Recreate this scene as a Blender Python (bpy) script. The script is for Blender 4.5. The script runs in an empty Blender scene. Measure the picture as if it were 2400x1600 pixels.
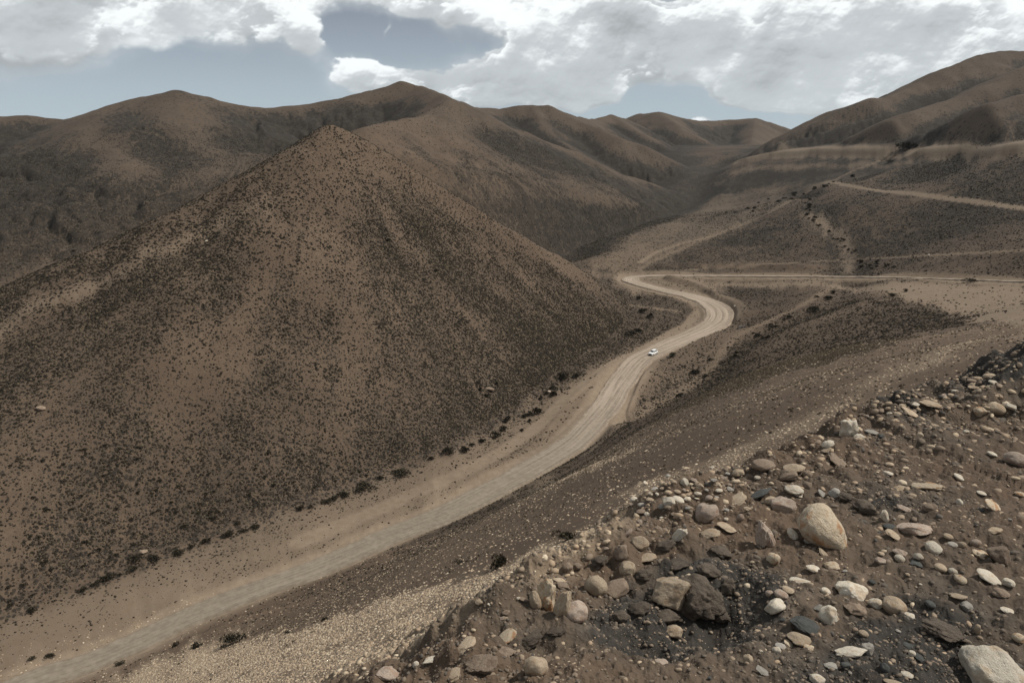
import bpy, bmesh, math, random
import numpy as np
from mathutils import Vector, Matrix
random.seed(7)
rng = np.random.default_rng(11)
R = math.radians
SC = bpy.context.scene
COL = SC.collection
# ------------------------------------------------------------------ camera model
F_PX = 2400*28/36
PITCH = math.atan((800-330)/F_PX)
CP, SP = math.cos(PITCH), math.sin(PITCH)
def rays(px, py):
    px = np.asarray(px, float); py = np.asarray(py, float)
    xc = (px-1200)/F_PX; yc = (800-py)/F_PX
    return xc, CP+yc*SP, -SP+yc*CP
def atY(px, py, Y):
    dx, dy, dz = rays(px, py); t = np.asarray(Y, float)/dy
    return np.stack([dx*t, dy*t, dz*t], -1)
def atZ(px, py, Z):
    dx, dy, dz = rays(px, py); t = np.asarray(Z, float)/dz
    return np.stack([dx*t, dy*t, dz*t], -1)
def project(P):
    P = np.asarray(P, float)
    zc = P[..., 1]*CP-P[..., 2]*SP
    yc = P[..., 1]*SP+P[..., 2]*CP
    zc = np.where(zc < 1e-3, 1e-3, zc)
    return 1200+F_PX*P[..., 0]/zc, 800-F_PX*yc/zc
# ------------------------------------------------------------------ noise
_perm = np.random.default_rng(3).permutation(65536).astype(np.int64)
def _hash(ix, iy, seed):
    return _perm[(_perm[(ix+seed*131) & 65535]+iy*7+seed*17) & 65535]
def pnoise(x, y, seed=0):
    x = np.asarray(x, float); y = np.asarray(y, float)
    x0 = np.floor(x); y0 = np.floor(y); fx = x-x0; fy = y-y0
    ix = x0.astype(np.int64); iy = y0.astype(np.int64)
    u = fx*fx*fx*(fx*(fx*6-15)+10); v = fy*fy*fy*(fy*(fy*6-15)+10)
    def g(jx, jy, dx, dy):
        a = _hash(ix+jx, iy+jy, seed)*(2*math.pi/65536)
        return np.cos(a)*dx+np.sin(a)*dy
    n00 = g(0, 0, fx, fy); n10 = g(1, 0, fx-1, fy); n01 = g(0, 1, fx, fy-1); n11 = g(1, 1, fx-1, fy-1)
    a = n00+u*(n10-n00); b = n01+u*(n11-n01)
    return 1.5*(a+v*(b-a))
def fbm(x, y, seed=0, oct=4, gain=.5, lac=2.03):
    s = 0; a = 1; t = 0
    for o in range(oct):
        s = s+a*pnoise(x, y, seed+o*5); t += a; a *= gain; x = x*lac+3.7; y = y*lac+1.3
    return s/t
def sstep(a, b, x):
    t = np.clip((x-a)/(b-a), 0, 1); return t*t*(3-2*t)
def smax(a, b, k):
    h = np.clip(.5+.5*(a-b)/k, 0, 1); return b+(a-b)*h+k*h*(1-h)
def polydist(x, y, pts):
    """distance to a polyline, arc position, signed side (+ left), index value"""
    pts = np.asarray(pts, float)
    best = np.full(np.shape(x), 1e18); arc = np.zeros_like(best); side = np.zeros_like(best); idx = np.zeros_like(best)
    L = 0.
    for i in range(len(pts)-1):
        ax, ay = pts[i, :2]; bx, by = pts[i+1, :2]
        vx, vy = bx-ax, by-ay; l2 = vx*vx+vy*vy+1e-12; l = math.sqrt(l2)
        t = np.clip(((x-ax)*vx+(y-ay)*vy)/l2, 0, 1)
        dx = x-ax-t*vx; dy = y-ay-t*vy; d = dx*dx+dy*dy
        m = d < best
        best = np.where(m, d, best); arc = np.where(m, L+t*l, arc); idx = np.where(m, i+t, idx)
        side = np.where(m, np.sign(vx*dy-vy*dx), side); L += l
    return np.sqrt(best), arc, side, idx
def smooth_poly(pts, n=8):
    pts = np.asarray(pts, float); out = []
    P = np.vstack([2*pts[0]-pts[1], pts, 2*pts[-1]-pts[-2]])
    for i in range(1, len(P)-2):
        p0, p1, p2, p3 = P[i-1:i+3]
        for k in range(n):
            t = k/n
            out.append(.5*(2*p1+(p2-p0)*t+(2*p0-5*p1+4*p2-p3)*t*t+(3*p1-p0-3*p2+p3)*t**3))
    out.append(pts[-1]); return np.array(out)
def inpoly(x, y, poly):
    poly = np.asarray(poly, float); c = np.zeros(np.shape(x), bool); n = len(poly); j = n-1
    for i in range(n):
        xi, yi = poly[i, :2]; xj, yj = poly[j, :2]
        c ^= ((yi > y) != (yj > y)) & (x < (xj-xi)*(y-yi)/(yj-yi+1e-12)+xi); j = i
    return c
# ------------------------------------------------------------------ terrain: the roads' lines
MAIN = [(-260,1760,-86),(58,1599,-86),(192,1556,-86),(328,1500,-85.6),(446,1442,-85),(603,1380,-84.5),(759,1324,-84),(916,1254,-83.3),(1023,1212,-82.8),
        (1130,1159,-82.4),(1246,1096,-82),(1336,1041,-81.5),(1394,983,-81),(1429,938,-80.7),(1452,900,-80.4),(1482,860,-80),(1505,838,-79.7),(1541,821,-79.3),
        (1570,807,-79),(1613,789,-78.6),(1652,772,-77.6),(1681,753,-76.6),(1688,736,-75.6),(1679,719,-74.9),(1655,705,-74.3),(1613,692,-73.7),(1570,683,-73.2),(1528,673,-72.8),
        (1495,664,-72.5),(1478,657,-72.2)]
main_w = np.array([atZ(a, b, c) for a, b, c in MAIN])
hp = [(1482,650.5,430),(1502,647.5,432),(1536,646,430),(1621,646,422),(1800,647,400),(1980,648.5,372),(2100,650,350),(2250,655,320),(2400,660,292),(2600,668,262)]
r1_w = np.array([atY(*p) for p in hp])
ROAD = smooth_poly(np.vstack([main_w, r1_w]), 5)
nM = (len(MAIN)-1)*5
# width of the main road along its length
def road_half(idx):
    return np.interp(idx, [0, 5*5, 11*5, 16*5, 20*5, 23*5, 27*5, 29*5, 31*5, 33*5, 60*5], [2.6, 3.0, 4.2, 4.8, 5.6, 6.2, 4.2, 4.6, 3.4, 2.2, 2.2])
# ------------------------------------------------------------------ terrain: base surface (thin plate spline through surveyed points)
CTRL = [atZ(a, b, c) for a, b, c in MAIN]+[atY(*p) for p in hp]
CTRL += [atZ(*p) for p in [(-250,1530,-85),(0,1450,-84.5),(350,1300,-83),(700,1180,-81.5),(1040,1055,-80),(1280,905,-79.5),(1480,745,-77.5)]]
CTRL += [atY(*p) for p in [(1350,600,470),(1400,600,455),(1500,560,510),(1640,460,700),(1700,390,900),(1820,470,600),(1950,430,560),(2100,455,480),(2400,490,400),(2700,500,340),
  (2010,620,398),(2200,580,378),(2400,580,332),(1800,560,470),(1740,375,800),(2000,355,680),(2200,345,600),(2400,335,520),(2000,385,640),(2300,375,500),(2200,420,520),(2650,330,450),
  (1700,352,1050),(1760,345,1350),(100,600,380),(300,480,450),(600,380,520),(-300,600,400),(1700,690,388),(1980,680,335),(1830,740,312),(1740,790,290),(1640,880,262),(1530,960,235),
  (2100,720,278),(2250,745,248),(2400,720,222),(2600,720,190),(2300,800,90),(2400,760,110),(2000,860,70),(2100,800,130),(1900,820,150),(1700,980,60),(1700,900,130),(1600,930,185),
  (1400,1150,60),(1400,1080,130),(1200,1300,35),(1200,1180,115),(1000,1400,35),(1000,1290,105),(900,1550,20),(700,1460,85),(400,1590,80),(2700,760,90)]]
CTRL += [np.array(p) for p in [(0,2,-6.5),(5,7,-6.),(-6,-3,-8.),(20,10,-4.),(60,20,-2.),(40,-40,4.),(0,-60,6.),(-60,-60,-20.),(-120,-20,-70.),(200,100,0.),(300,0,20.),(-300,60,-80.),(-400,300,-60.),
  (-600,900,0.),(0,1800,0.),(800,1800,-60.),(600,500,20.),(-1500,1500,0.),(1500,1500,-60.),(0,3500,-150.),(-2000,3500,-150),(2500,3500,-150),(1500,0,60),(-1500,0,0),(0,-800,60)]]
CTRL = np.array(CTRL)
def _tps_k(d2):
    return np.where(d2 < 1e-12, 0, .5*d2*np.log(d2+1e-300))
def _tps_fit(P, lam):
    n = len(P); X = P[:, :2]/100
    d2 = ((X[:, None]-X[None])**2).sum(-1)
    A = np.zeros((n+3, n+3)); A[:n, :n] = _tps_k(d2)+lam*np.eye(n)
    A[:n, n] = 1; A[:n, n+1:] = X; A[n:, :n] = A[:n, n:].T
    return X, np.linalg.solve(A, np.concatenate([P[:, 2], np.zeros(3)]))
TX, TW = _tps_fit(CTRL, .004)
def base_z(x, y):
    x = np.asarray(x, float)/100; y = np.asarray(y, float)/100
    z = TW[len(TX)]+TW[len(TX)+1]*x+TW[len(TX)+2]*y
    for (cx, cy), w in zip(TX, TW):
        d2 = (x-cx)**2+(y-cy)**2
        z = z+w*_tps_k(d2)
    return z
_tr = np.linspace(math.log(.3), math.log(7000), 420); _ta = np.linspace(-math.pi, math.pi, 721)
_A, _Rr = np.meshgrid(_ta, np.exp(_tr))
_TAB = base_z(_Rr*np.sin(_A), _Rr*np.cos(_A))
def base_fast(x, y):
    u = (np.log(np.maximum(np.hypot(x, y), .31))-_tr[0])/(_tr[1]-_tr[0]); v = (np.arctan2(x, y)+math.pi)/(_ta[1]-_ta[0])
    i = np.clip(u.astype(int), 0, len(_tr)-2); j = np.clip(v.astype(int), 0, len(_ta)-2); u = u-i; v = v-j
    return (_TAB[i, j]*(1-u)*(1-v)+_TAB[i+1, j]*u*(1-v)+_TAB[i, j+1]*(1-u)*v+_TAB[i+1, j+1]*u*v)
# ------------------------------------------------------------------ terrain: ridges   (px, py, Y, slope)
RIDGES = [
 # group, rounding, points
 ('hill', 5, [(790,289,310,.62),(700,345,292,.60),(600,405,275,.56),(450,487,256,.5),(231,590,236,.42),(0,690,218,.34),(-300,800,200,.3),(-700,1000,185,.3)]),
 ('hill', 4, [(790,289,310,.64),(840,321,318,.64),(890,352,325,.64),(960,402,332,.65),(1040,450,340,.65),(1185,527,352,.64),(1300,585,362,.62),(1380,640,366,.6),(1440,695,362,.56),(1480,745,352,.5)]),
 ('range', 4, [(-400,300,620,.34),(-100,275,640,.34),(0,272,650,.36),(60,270,655,.36),(150,281,660,.36),(200,272,660,.36),(270,248,660,.36),(340,225,665,.36),(410,211,670,.36),(480,228,680,.36),(560,248,690,.36),(620,253,700,.38),(700,245,715,.38),(790,230,730,.4),(870,210,740,.42),(940,187,750,.45),(985,200,735,.5),(1056,233,650,.55)]),
 ('range', 3, [(150,284,650,.3),(230,330,560,.3),(310,380,500,.3)]),
 ('range', 3, [(410,213,668,.3),(440,300,590,.3),(500,380,530,.3)]),
 ('range', 3, [(1056,233,650,.55),(1020,253,600,.55),(984,273,535,.55),(920,283,500,.5),(850,300,450,.5)]),
 ('range', 3, [(984,273,535,.55),(1022,290,540,.55),(1099,327,550,.55),(1163,359,558,.55),(1227,389,566,.55),(1313,428,576,.52),(1398,462,586,.5),(1526,507,600,.42)]),
 ('range', 3, [(1056,233,650,.55),(1108,253,655,.55),(1163,291,662,.55),(1227,308,670,.55),(1287,336,678,.55),(1347,355,686,.55),(1398,381,692,.52),(1441,402,700,.5),(1505,423,708,.48),(1569,445,715,.45),(1633,466,722,.4)]),
 ('range', 4, [(1056,233,700,.5),(1108,251,900,.5),(1167,257,950,.5),(1219,247,950,.5),(1250,246,950,.5),(1283,247,950,.5),(1313,262,980,.5),(1350,273,1050,.5),(1394,280,1200,.48),(1432,269,1250,.48),(1467,280,1300,.48)]),
 ('range', 3, [(1283,247,950,.5),(1334,274,930,.5),(1398,300,900,.5),(1450,321,860,.5),(1500,338,850,.5),(1548,364,850,.5),(1590,394,845,.5),(1633,424,840,.5),(1660,440,835,.45)]),
 ('range', 4, [(1250,246,950,.5),(1270,290,880,.5),(1300,325,830,.5),(1330,345,790,.5)]),
 ('range', 4, [(1432,269,1250,.45),(1500,310,1150,.45),(1560,345,1100,.45),(1620,380,1060,.45),(1690,415,1000,.4)]),
 ('range', 5, [(1460,285,1600,.45),(1500,267,1500,.45),(1543,261,1450,.45),(1590,275,1500,.45),(1640,283,1550,.45),(1690,283,1600,.45),(1770,276,1600,.45),(1800,285,1600,.45),(1840,300,1650,.45),(1880,315,1700,.45),(2000,340,1700,.4)]),
 ('range', 4, [(1543,261,1450,.45),(1600,305,1300,.42),(1660,335,1250,.42),(1710,370,1150,.4)]),
 ('range', 4, [(1770,276,1600,.42),(1765,320,1400,.42),(1755,350,1250,.4)]),
 ('mountain', 5, [(1770,352,905,.55),(1870,301,890,.55),(1950,260,880,.55),(2020,238,860,.5),(2042,230,860,.5),(2065,230,870,.5),(2100,221,890,.5),(2150,195,920,.5),(2200,167,940,.5),(2250,149,960,.5),(2300,128,980,.5),(2345,118,1000,.5),(2365,118,1000,.5),(2400,119,1000,.5),(2500,100,1000,.5),(2700,60,1000,.5),(3000,60,900,.5)]),
 ('mountain', 7, [(2450,135,800,.5),(2400,158,780,.5),(2320,195,760,.5),(2250,226,740,.5),(2190,246,720,.5),(2140,264,700,.48),(2090,285,690,.45),(2040,310,680,.4)]),
 ('mountain', 7, [(2500,190,620,.48),(2400,222,600,.46),(2330,245,590,.45),(2270,275,580,.43),(2220,305,575,.4),(2170,330,570,.4)]),
]
# where the slopes of a hill run out on the valley floor (hill on the left of the line)
FOOT = {'hill': np.vstack([atZ(*p) for p in [(-900,1700,-85),(-250,1530,-84.5),(0,1452,-84.5),(180,1375,-84),(350,1305,-83),(520,1238,-82.3),(700,1180,-81.5),(860,1120,-81),(1040,1055,-80.3),(1180,975,-80),(1285,902,-79.6),(1380,825,-79),(1450,775,-78.3),(1492,735,-77.5)]]+[atY(*p) for p in [(1470,690,385),(1420,650,430),(1385,625,462)]]+[np.array([20., 560, -55])]),
        'range': np.array([atY(*p) for p in [(900,420,375),(1200,570,430),(1310,566,478),(1400,530,545),(1530,507,600),(1640,468,715),(1668,440,830),(1702,405,980),(1760,362,1250),(1860,350,1500),(2300,335,1750)]]),
        'mountain': np.array([atY(*p) for p in [(1640,330,1500),(1700,365,1000),(1770,355,860),(1850,346,790),(1930,341,740),(2080,338,660),(2170,332,610),(2250,333,570),(2400,322,510),(2600,300,430),(3000,300,350)]])}
# small gullies and terrace edges: (points, width, depth)
GULLY = [([(1840,455,625),(1900,490,545),(1960,555,450),(2010,612,370),(2003,640,345),(1960,682,312),(1870,722,300),(1760,775,290),(1680,832,270),(1570,930,243),(1480,985,228)],9,2.6),
 ([(1310,580,470),(1400,545,530),(1530,515,590),(1640,474,700),(1668,444,810),(1702,409,960)],16,5.),
 ([(1700,560,480),(1800,500,560),(1890,470,600)],8,1.6),
 ([(2080,380,620),(2000,420,570),(1930,440,550),(1830,470,600)],10,2.5)]
GW = [(np.array([atY(*q) for q in p]), w, d) for p, w, d in GULLY]
# banks: ground raised on one side of a line (+1 left of it, 0 both): (points, side, height, run-out)
BANK = [([(300,1560),(400,1524),(480,1503),(560,1480),(650,1466),(720,1455)],-1,1.3,6.,-83.5),
 ([(1520,652),(1570,667),(1613,677),(1655,689),(1690,706),(1714,728),(1724,752)],1,2.4,9.,-74.0),
 ([(1330,588),(1400,570),(1470,545),(1560,514),(1620,487),(1700,452)],-1,4.5,22.,None),
 ([(1478,985),(1468,960),(1482,925),(1497,893),(1520,862)],-1,1.6,5.,-80.5),
 ([(1440,862),(1340,945),(1265,1025),(1180,1080),(1060,1140)],0,.8,2.5,-81.5),
 ([(1745,383),(1800,369),(1900,363),(1990,365),(2085,371)],1,4.5,34.,None),
 ([(2108,373),(2170,372),(2240,368),(2330,368),(2420,364)],1,6.,36.,None),
 ([(1500,628),(1620,626),(1760,628),(1900,632),(2000,634)],1,2.2,7.,None)]
RW = []
for g, r, pts in RIDGES:
    P = np.array([atY(*p[:3]) for p in pts]); RW.append((g, r, P, np.array([p[3] for p in pts])))
def ridge_z(x, y, P, S, r):
    best = np.full(np.shape(x), -1e9); dmin = np.full(np.shape(x), 1e9)
    for i in range(len(P)-1):
        a, b = P[i], P[i+1]; vx, vy = b[0]-a[0], b[1]-a[1]; l2 = vx*vx+vy*vy+1e-9
        t = np.clip(((x-a[0])*vx+(y-a[1])*vy)/l2, 0, 1)
        d = np.hypot(x-a[0]-t*vx, y-a[1]-t*vy)
        dmin = np.minimum(dmin, d); d = np.sqrt(d*d+r*r)-r
        z = a[2]+t*(b[2]-a[2])-(S[i]+t*(S[i+1]-S[i]))*d
        best = np.maximum(best, z)
    return best, dmin
# the pull-out the picture is taken from: crest line of its outer edge
EDGE = np.array([atY(*p) for p in [(300,2100,1.2),(700,1760,1.75),(1010,1530,2.45),(1240,1345,3.2),(1430,1260,3.6),(1600,1150,4.1),(1780,1075,4.5),(1960,1000,5.0),(2080,935,5.15),(2200,872,5.25),(2290,826,5.4),(2400,788,5.8),(2700,730,7.5),(3300,690,14)]])
EDGE[:, 2] = np.minimum(EDGE[:, 2], -1.2)
EDGE_S = smooth_poly(EDGE, 6)
def pad_z(x, y):
    d, arc, side, idx = polydist(x, y, EDGE_S)
    ze = np.interp(idx, np.arange(len(EDGE_S)), EDGE_S[:, 2])+.07*fbm(x*2.1, y*2.1, 45, 3)
    rag = .12*fbm(x*2.2, y*2.2, 41, 4)+.22*fbm(x*.7, y*.7, 43, 3)
    sd = -side*d+rag                        # >0 : inside (right of the line)
    inner = -1.80-.012*np.hypot(x-2, y-4)+.05*fbm(x*.9, y*.9, 47, 3)
    wide = np.interp(idx/6, [0, 7.6, 8.6, 13], [1.0, .8, .38, .45])
    ze = ze+.16*np.abs(fbm(x*2.9, y*2.9, 49, 3))*np.exp(-(sd/.8)**2)-.03
    zin = inner+(ze-inner)*np.exp(-(np.maximum(sd, 0)/wide)**1.3)
    zout = ze-.82*np.maximum(-sd, 0)-.05*np.maximum(-sd, 0)**.5
    return np.where(sd > 0, zin, zout), sd
LOD = 1.0
BW = []
PIT = None
ROADC = ROAD[::8]
def smin(a, b, k): return -smax(-a, -b, k)
def far_part(x, y, detail):
    zb = base_fast(x, y); rr = np.hypot(x, y)
    zs = {}; rdist = np.full(np.shape(x), 1e9)
    for g, r, P, S in RW:
        z, dm_ = ridge_z(x, y, P, S, r)
        if g != 'hill': rdist = np.minimum(rdist, dm_)
        zs[g] = z if g not in zs else smax(zs[g], z, 1.8)
    if detail:
        big = fbm(x/70, y/70, 1, 4); med = fbm(x/20, y/20, 9, 2)
        gate = sstep(10, 60, rdist)
        gul = np.clip(.17-np.abs(fbm(x/60+.5*big, y/60, 14, 3)), 0, 1)*gate+.5*np.clip(.14-np.abs(fbm(x/26+.5*big, y/26, 15, 3)), 0, 1)*gate
        zs['range'] = zs['range']+2.4*big+.7*med-26.*gul*sstep(250, 420, rr)
        zs['mountain'] = zs['mountain']+2.2*big+.8*med-24.*gul
        ax, ay = RW[0][2][0][:2]
        th = np.arctan2(y-ay, x-ax); ra = np.hypot(x-ax, y-ay)
        wob = .25*fbm(x/50, y/50, 20, 2)
        zs['hill'] = zs['hill']+1.3*big+.35*med+sstep(10, 70, ra)*(1.5*fbm(th*5+wob, ra/130, 21, 2)+.5*fbm(th*17+wob*3, ra/60, 24, 2)+1.6*np.abs(fbm(th*10+wob*2, ra/150, 27, 2))-.4)
        zb = zb+fbm(x/45, y/45, 5, 3)*1.1*sstep(40, 150, rr)+med*.35*sstep(40, 120, rr)
    for P, w, dp in GW:
        d = polydist(x, y, P)[0]; zb = zb-dp*np.exp(-(d/w)**2)
    for g in FOOT:
        m = zs[g] > zb-6
        d, arc, side, idx = polydist(x[m], y[m], FOOT[g])
        ins = side*d
        lim = zb[m]+np.where(ins > 0, (.62*ins+.002*ins**2) if g == 'hill' else (1.15 if g == 'range' else .9)*ins, 1.0*ins)-1.0
        zs[g][m] = smin(zs[g][m], lim, 3.)
    z = zb; reg = np.zeros(np.shape(x), int)
    for k, g in enumerate(('hill', 'range', 'mountain')):
        reg = np.where(zs[g] > z, k+1, reg); z = smax(z, zs[g], 2.5)
    # roads are cut and filled into the slope: the climbing road first, then the main one
    dr0 = polydist(x, y, ROADC)[0]; m = dr0 < 45
    sd = np.full(np.shape(x), 99.)
    if m.any():
        xm, ym, zz = x[m], y[m], z[m]; s_ = np.full(len(xm), 99.)
        for k0, k1 in ((nM, len(ROAD)), (0, nM+1)):
            dr, arc, side, idx = polydist(xm, ym, ROAD[k0:k1]); idx = idx+k0
            zr = np.interp(idx, np.arange(len(ROAD)), ROAD[:, 2]); hw = road_half(idx)
            e = dr-hw-1.0
            lim = np.maximum(e, 0)*.72
            zc = zr+np.clip(zz-zr, -lim, lim)-.30*(1-sstep(0, 2.5, e))
            zz = np.where(e < 16, zc+(zz-zc)*sstep(8, 16, e), zz); s_ = np.minimum(s_, dr-hw)
        z[m] = zz; sd[m] = s_
    if BW:
        for P, sg, hh, ro in BW:
            d, arc, side, idx = polydist(x, y, P); L = arc.max()
            on = np.minimum(arc, L-arc)
            gate = sstep(0, 12, on)*(1 if sg == 0 else sstep(-.4*hh, .6*hh, side*sg*d) if hh < 4 else sstep(-.6*hh, 1.5*hh, side*sg*d))
            z = z+hh*gate*np.exp(-(d/ro))*sstep(0, 1.5, sd)
    return z, reg, sd
def height(x, y, detail=True, want=False):
    sh = np.shape(x); x = np.asarray(x, float).ravel(); y = np.asarray(y, float).ravel(); rr = np.hypot(x, y)
    z = np.empty_like(x); reg = np.zeros(len(x), int); sdr = np.full(len(x), 99.); sde = np.full(len(x), -99.)
    fm = rr > 45
    if fm.any(): z[fm], reg[fm], sdr[fm] = far_part(x[fm], y[fm], detail)
    nm = ~fm
    if nm.any():
        xn, yn, rn = x[nm], y[nm], rr[nm]
        zn = base_fast(xn, yn)
        if detail: zn = zn+fbm(xn/9, yn/9, 6, 4)*.3*sstep(6, 40, rn)
        zp, sd = pad_z(xn, yn)
        rg = np.where(zp > zn, 4, 0)
        zn = smax(zn, zp, .35)
        if detail:
            zn = zn+np.exp(-(rn/22)**2)*(.045*fbm(xn*1.6, yn*1.6, 61, 3)+.055*np.abs(fbm(xn*5, yn*5, 63, 3))+.022*fbm(xn*14, yn*14, 65, 3)+.009*fbm(xn*42, yn*42, 68, 2)*(rn < 9))+.10*fbm(xn*.9, yn*.9, 66, 3)*sstep(6, 14, rn)*(1-sstep(25, 45, rn))
        if PIT is not None:
            for (cx, cy), r_, dp in PIT: zn = zn-dp*np.exp(-((xn-cx)**2+(yn-cy)**2)/r_**2)
        z[nm] = zn; reg[nm] = rg; sde[nm] = sd
    if want: return z.reshape(sh), reg.reshape(sh), sdr.reshape(sh), sde.reshape(sh)
    return z.reshape(sh)
def hit(px, py, tmax=2200):
    """where the line of sight of a picture point meets the ground"""
    px = np.atleast_1d(np.asarray(px, float)); py = np.atleast_1d(np.asarray(py, float))
    dx, dy, dz = rays(px, py)
    T = np.geomspace(1.2, tmax, 420)
    X = dx[:, None]*T; Y = dy[:, None]*T; Z = dz[:, None]*T
    G = Z-height(X, Y)
    s = G < 0; k = np.argmax(s, 1); k = np.where(s.any(1), np.maximum(k, 1), len(T)-1)
    i = np.arange(len(px)); a = T[k-1]; b = T[k]
    for _ in range(7):
        m = (a+b)/2; g = dz*m-height(dx*m, dy*m)
        a = np.where(g > 0, m, a); b = np.where(g > 0, b, m)
    t = (a+b)/2
    return np.stack([dx*t, dy*t, height(dx*t, dy*t)], -1)
_q = hit([1640,1720,1530,1480,2150,1255,2200,2290,2380], [1442,1405,1490,1470,1025,1500,915,880,850])
PIT = [((a[0], a[1]), r_, d_) for a, r_, d_ in zip(_q, (.17,.12,.13,.08,.06,.10,.28,.40,.5), (.13,.09,.10,.05,.07,.05,.10,.16,.20))]
BANKS_ = []
for P_, sg_, h_, ro_, z_ in BANK:
    P_ = np.array(P_, float)
    BANKS_.append((hit(P_[:, 0], P_[:, 1]) if z_ is None else atZ(P_[:, 0], P_[:, 1], z_), sg_, h_, ro_))
BW.extend(BANKS_)
def obj(name, me, mat=None, parent=None):
    o = bpy.data.objects.new(name, me); COL.objects.link(o)
    if mat is not None: me.materials.append(mat)
    if parent is not None: o.parent = parent
    return o
def mesh_np(name, V, Fq, smooth=True):
    me = bpy.data.meshes.new(name); V = np.asarray(V, np.float32); Fq = np.asarray(Fq, np.int32)
    n, k = Fq.shape
    me.vertices.add(len(V)); me.vertices.foreach_set('co', V.ravel())
    me.loops.add(n*k); me.loops.foreach_set('vertex_index', Fq.ravel())
    me.polygons.add(n); me.polygons.foreach_set('loop_start', np.arange(n, dtype=np.int32)*k)
    try: me.polygons.foreach_set('loop_total', np.full(n, k, np.int32))
    except Exception: pass
    me.update(calc_edges=True)
    if smooth: me.polygons.foreach_set('use_smooth', np.ones(n, bool))
    return me
NA, NR = int(1150*LOD), LOD
az = np.concatenate([np.linspace(-180, -75, 22)[:-1], np.linspace(-75, -39, 50)[:-1], np.linspace(-39, 39, NA), np.linspace(39, 75, 50)[1:], np.linspace(75, 180, 22)[1:]])*math.pi/180
rad = np.concatenate([[.25, .5, .8], np.geomspace(1.1, 12, int(560*NR)), np.geomspace(12, 120, int(300*NR))[1:], np.geomspace(120, 2200, int(470*NR))[1:], np.geomspace(2200, 6000, 14)[1:]])
AZ, RA = np.meshgrid(az, rad)
GX = RA*np.sin(AZ); GY = RA*np.cos(AZ)
GZ, GREG, GROAD, GSD = height(GX, GY, True, True)
nr, nc = GX.shape
# ------------------------------------------------------------------ surface masks (fixed to the ground, in metres)
def wpoly(pts): return hit([p[0] for p in pts], [p[1] for p in pts])
def densify(pts, n=6):
    pts = np.asarray(pts, float); out = []
    for a, b in zip(pts[:-1], pts[1:]):
        for k in range(n): out.append(a+(b-a)*k/n)
    out.append(pts[-1]); return np.array(out)
def wline(pts, n=5): return wpoly(densify(pts, n))
BARE_POLY = {   # scraped, freshly cut or graded ground, and the left ridge's painted light: strength
 'apron': (.42, [(-80,1500),(0,1462),(180,1392),(350,1322),(520,1255),(700,1192),(860,1128),(1040,1066),(1180,990),(1290,915),(1400,850),(1500,805),(1560,790),(1500,845),(1440,900),(1390,970),(1320,1030),(1230,1090),(1130,1148),(1000,1215),(760,1310),(440,1432),(200,1535),(40,1598),(-80,1650)]),
 'fill': (.72, [(1480,662),(1560,655),(1700,656),(1900,657),(2100,658),(2400,668),(2480,700),(2480,790),(2400,770),(2330,755),(2262,742),(2180,715),(2100,692),(1990,678),(1850,674),(1700,672),(1560,664)]),
 'cut_a': (1., [(1735,380),(1765,362),(1800,352),(1860,348),(1940,344),(2080,343),(2095,350),(2120,362),(2080,372),(1990,366),(1900,362),(1840,366),(1790,372)]),
 'cut_b': (1., [(2105,372),(2130,350),(2160,338),(2240,337),(2330,340),(2400,330),(2470,325),(2470,365),(2400,366),(2330,368),(2290,362),(2240,370),(2170,374)]),
 'cut_c': (.6, [(1712,402),(1760,388),(1900,384),(2060,384),(2150,380),(2160,384),(2080,392),(1960,392),(1820,396),(1740,404),(1712,412)]),
 'fan': (.38, [(1390,625),(1480,545),(1560,520),(1640,482),(1720,448),(1830,425),(1950,420),(1975,428),(1880,462),(1845,480),(1740,530),(1600,590),(1500,640),(1440,650)]),
 'pin': (.6, [(1400,640),(1470,645),(1500,640),(1620,652),(1690,668),(1700,690),(1640,690),(1560,672),(1490,690),(1440,670)]),
 'wash': (.6, [(1900,490),(1940,510),(2000,560),(2020,610),(2010,640),(1985,640),(1980,600),(1930,545),(1890,510)]),
 'ridge_light': (.42, [(-60,790),(60,714),(230,650),(430,550),(600,470),(640,452),(620,484),(440,572),(240,676),(60,742),(-60,830)]),
 'flat': (.22, [(1500,870),(1580,815),(1680,775),(1770,775),(1690,840),(1600,920),(1500,985),(1460,980)]),
}
PALE_POLY = {   # tongues of loose pale stones
 'scree': (1., [(1480,1180),(1330,1255),(1250,1290),(1150,1345),(1040,1370),(930,1400),(800,1440),(660,1490),(560,1480),(420,1530),(240,1600),(500,1620),(800,1600),(950,1540),(1100,1450),(1240,1370),(1400,1290),(1520,1220)]),
 'scree2': (.45, [(2330,790),(2200,820),(2000,920),(1840,1000),(1700,1060),(1560,1110),(1450,1160),(1500,1190),(1640,1120),(1760,1070),(1900,1010),(2050,920),(2180,860)]),
 'berm_w': (.45, [(1080,1130),(960,1190),(760,1280),(560,1365),(300,1470),(100,1560),(140,1570),(330,1480),(580,1375),(780,1295),(980,1205),(1090,1145)]),
 'apron_p': (.25, [(900,1225),(700,1290),(500,1370),(300,1430),(380,1380),(560,1320),(760,1230)]),
 'ledge': (.6, [(1130,1180),(1230,1140),(1400,1085),(1560,1030),(1400,1095),(1230,1155)]),
}
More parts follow.
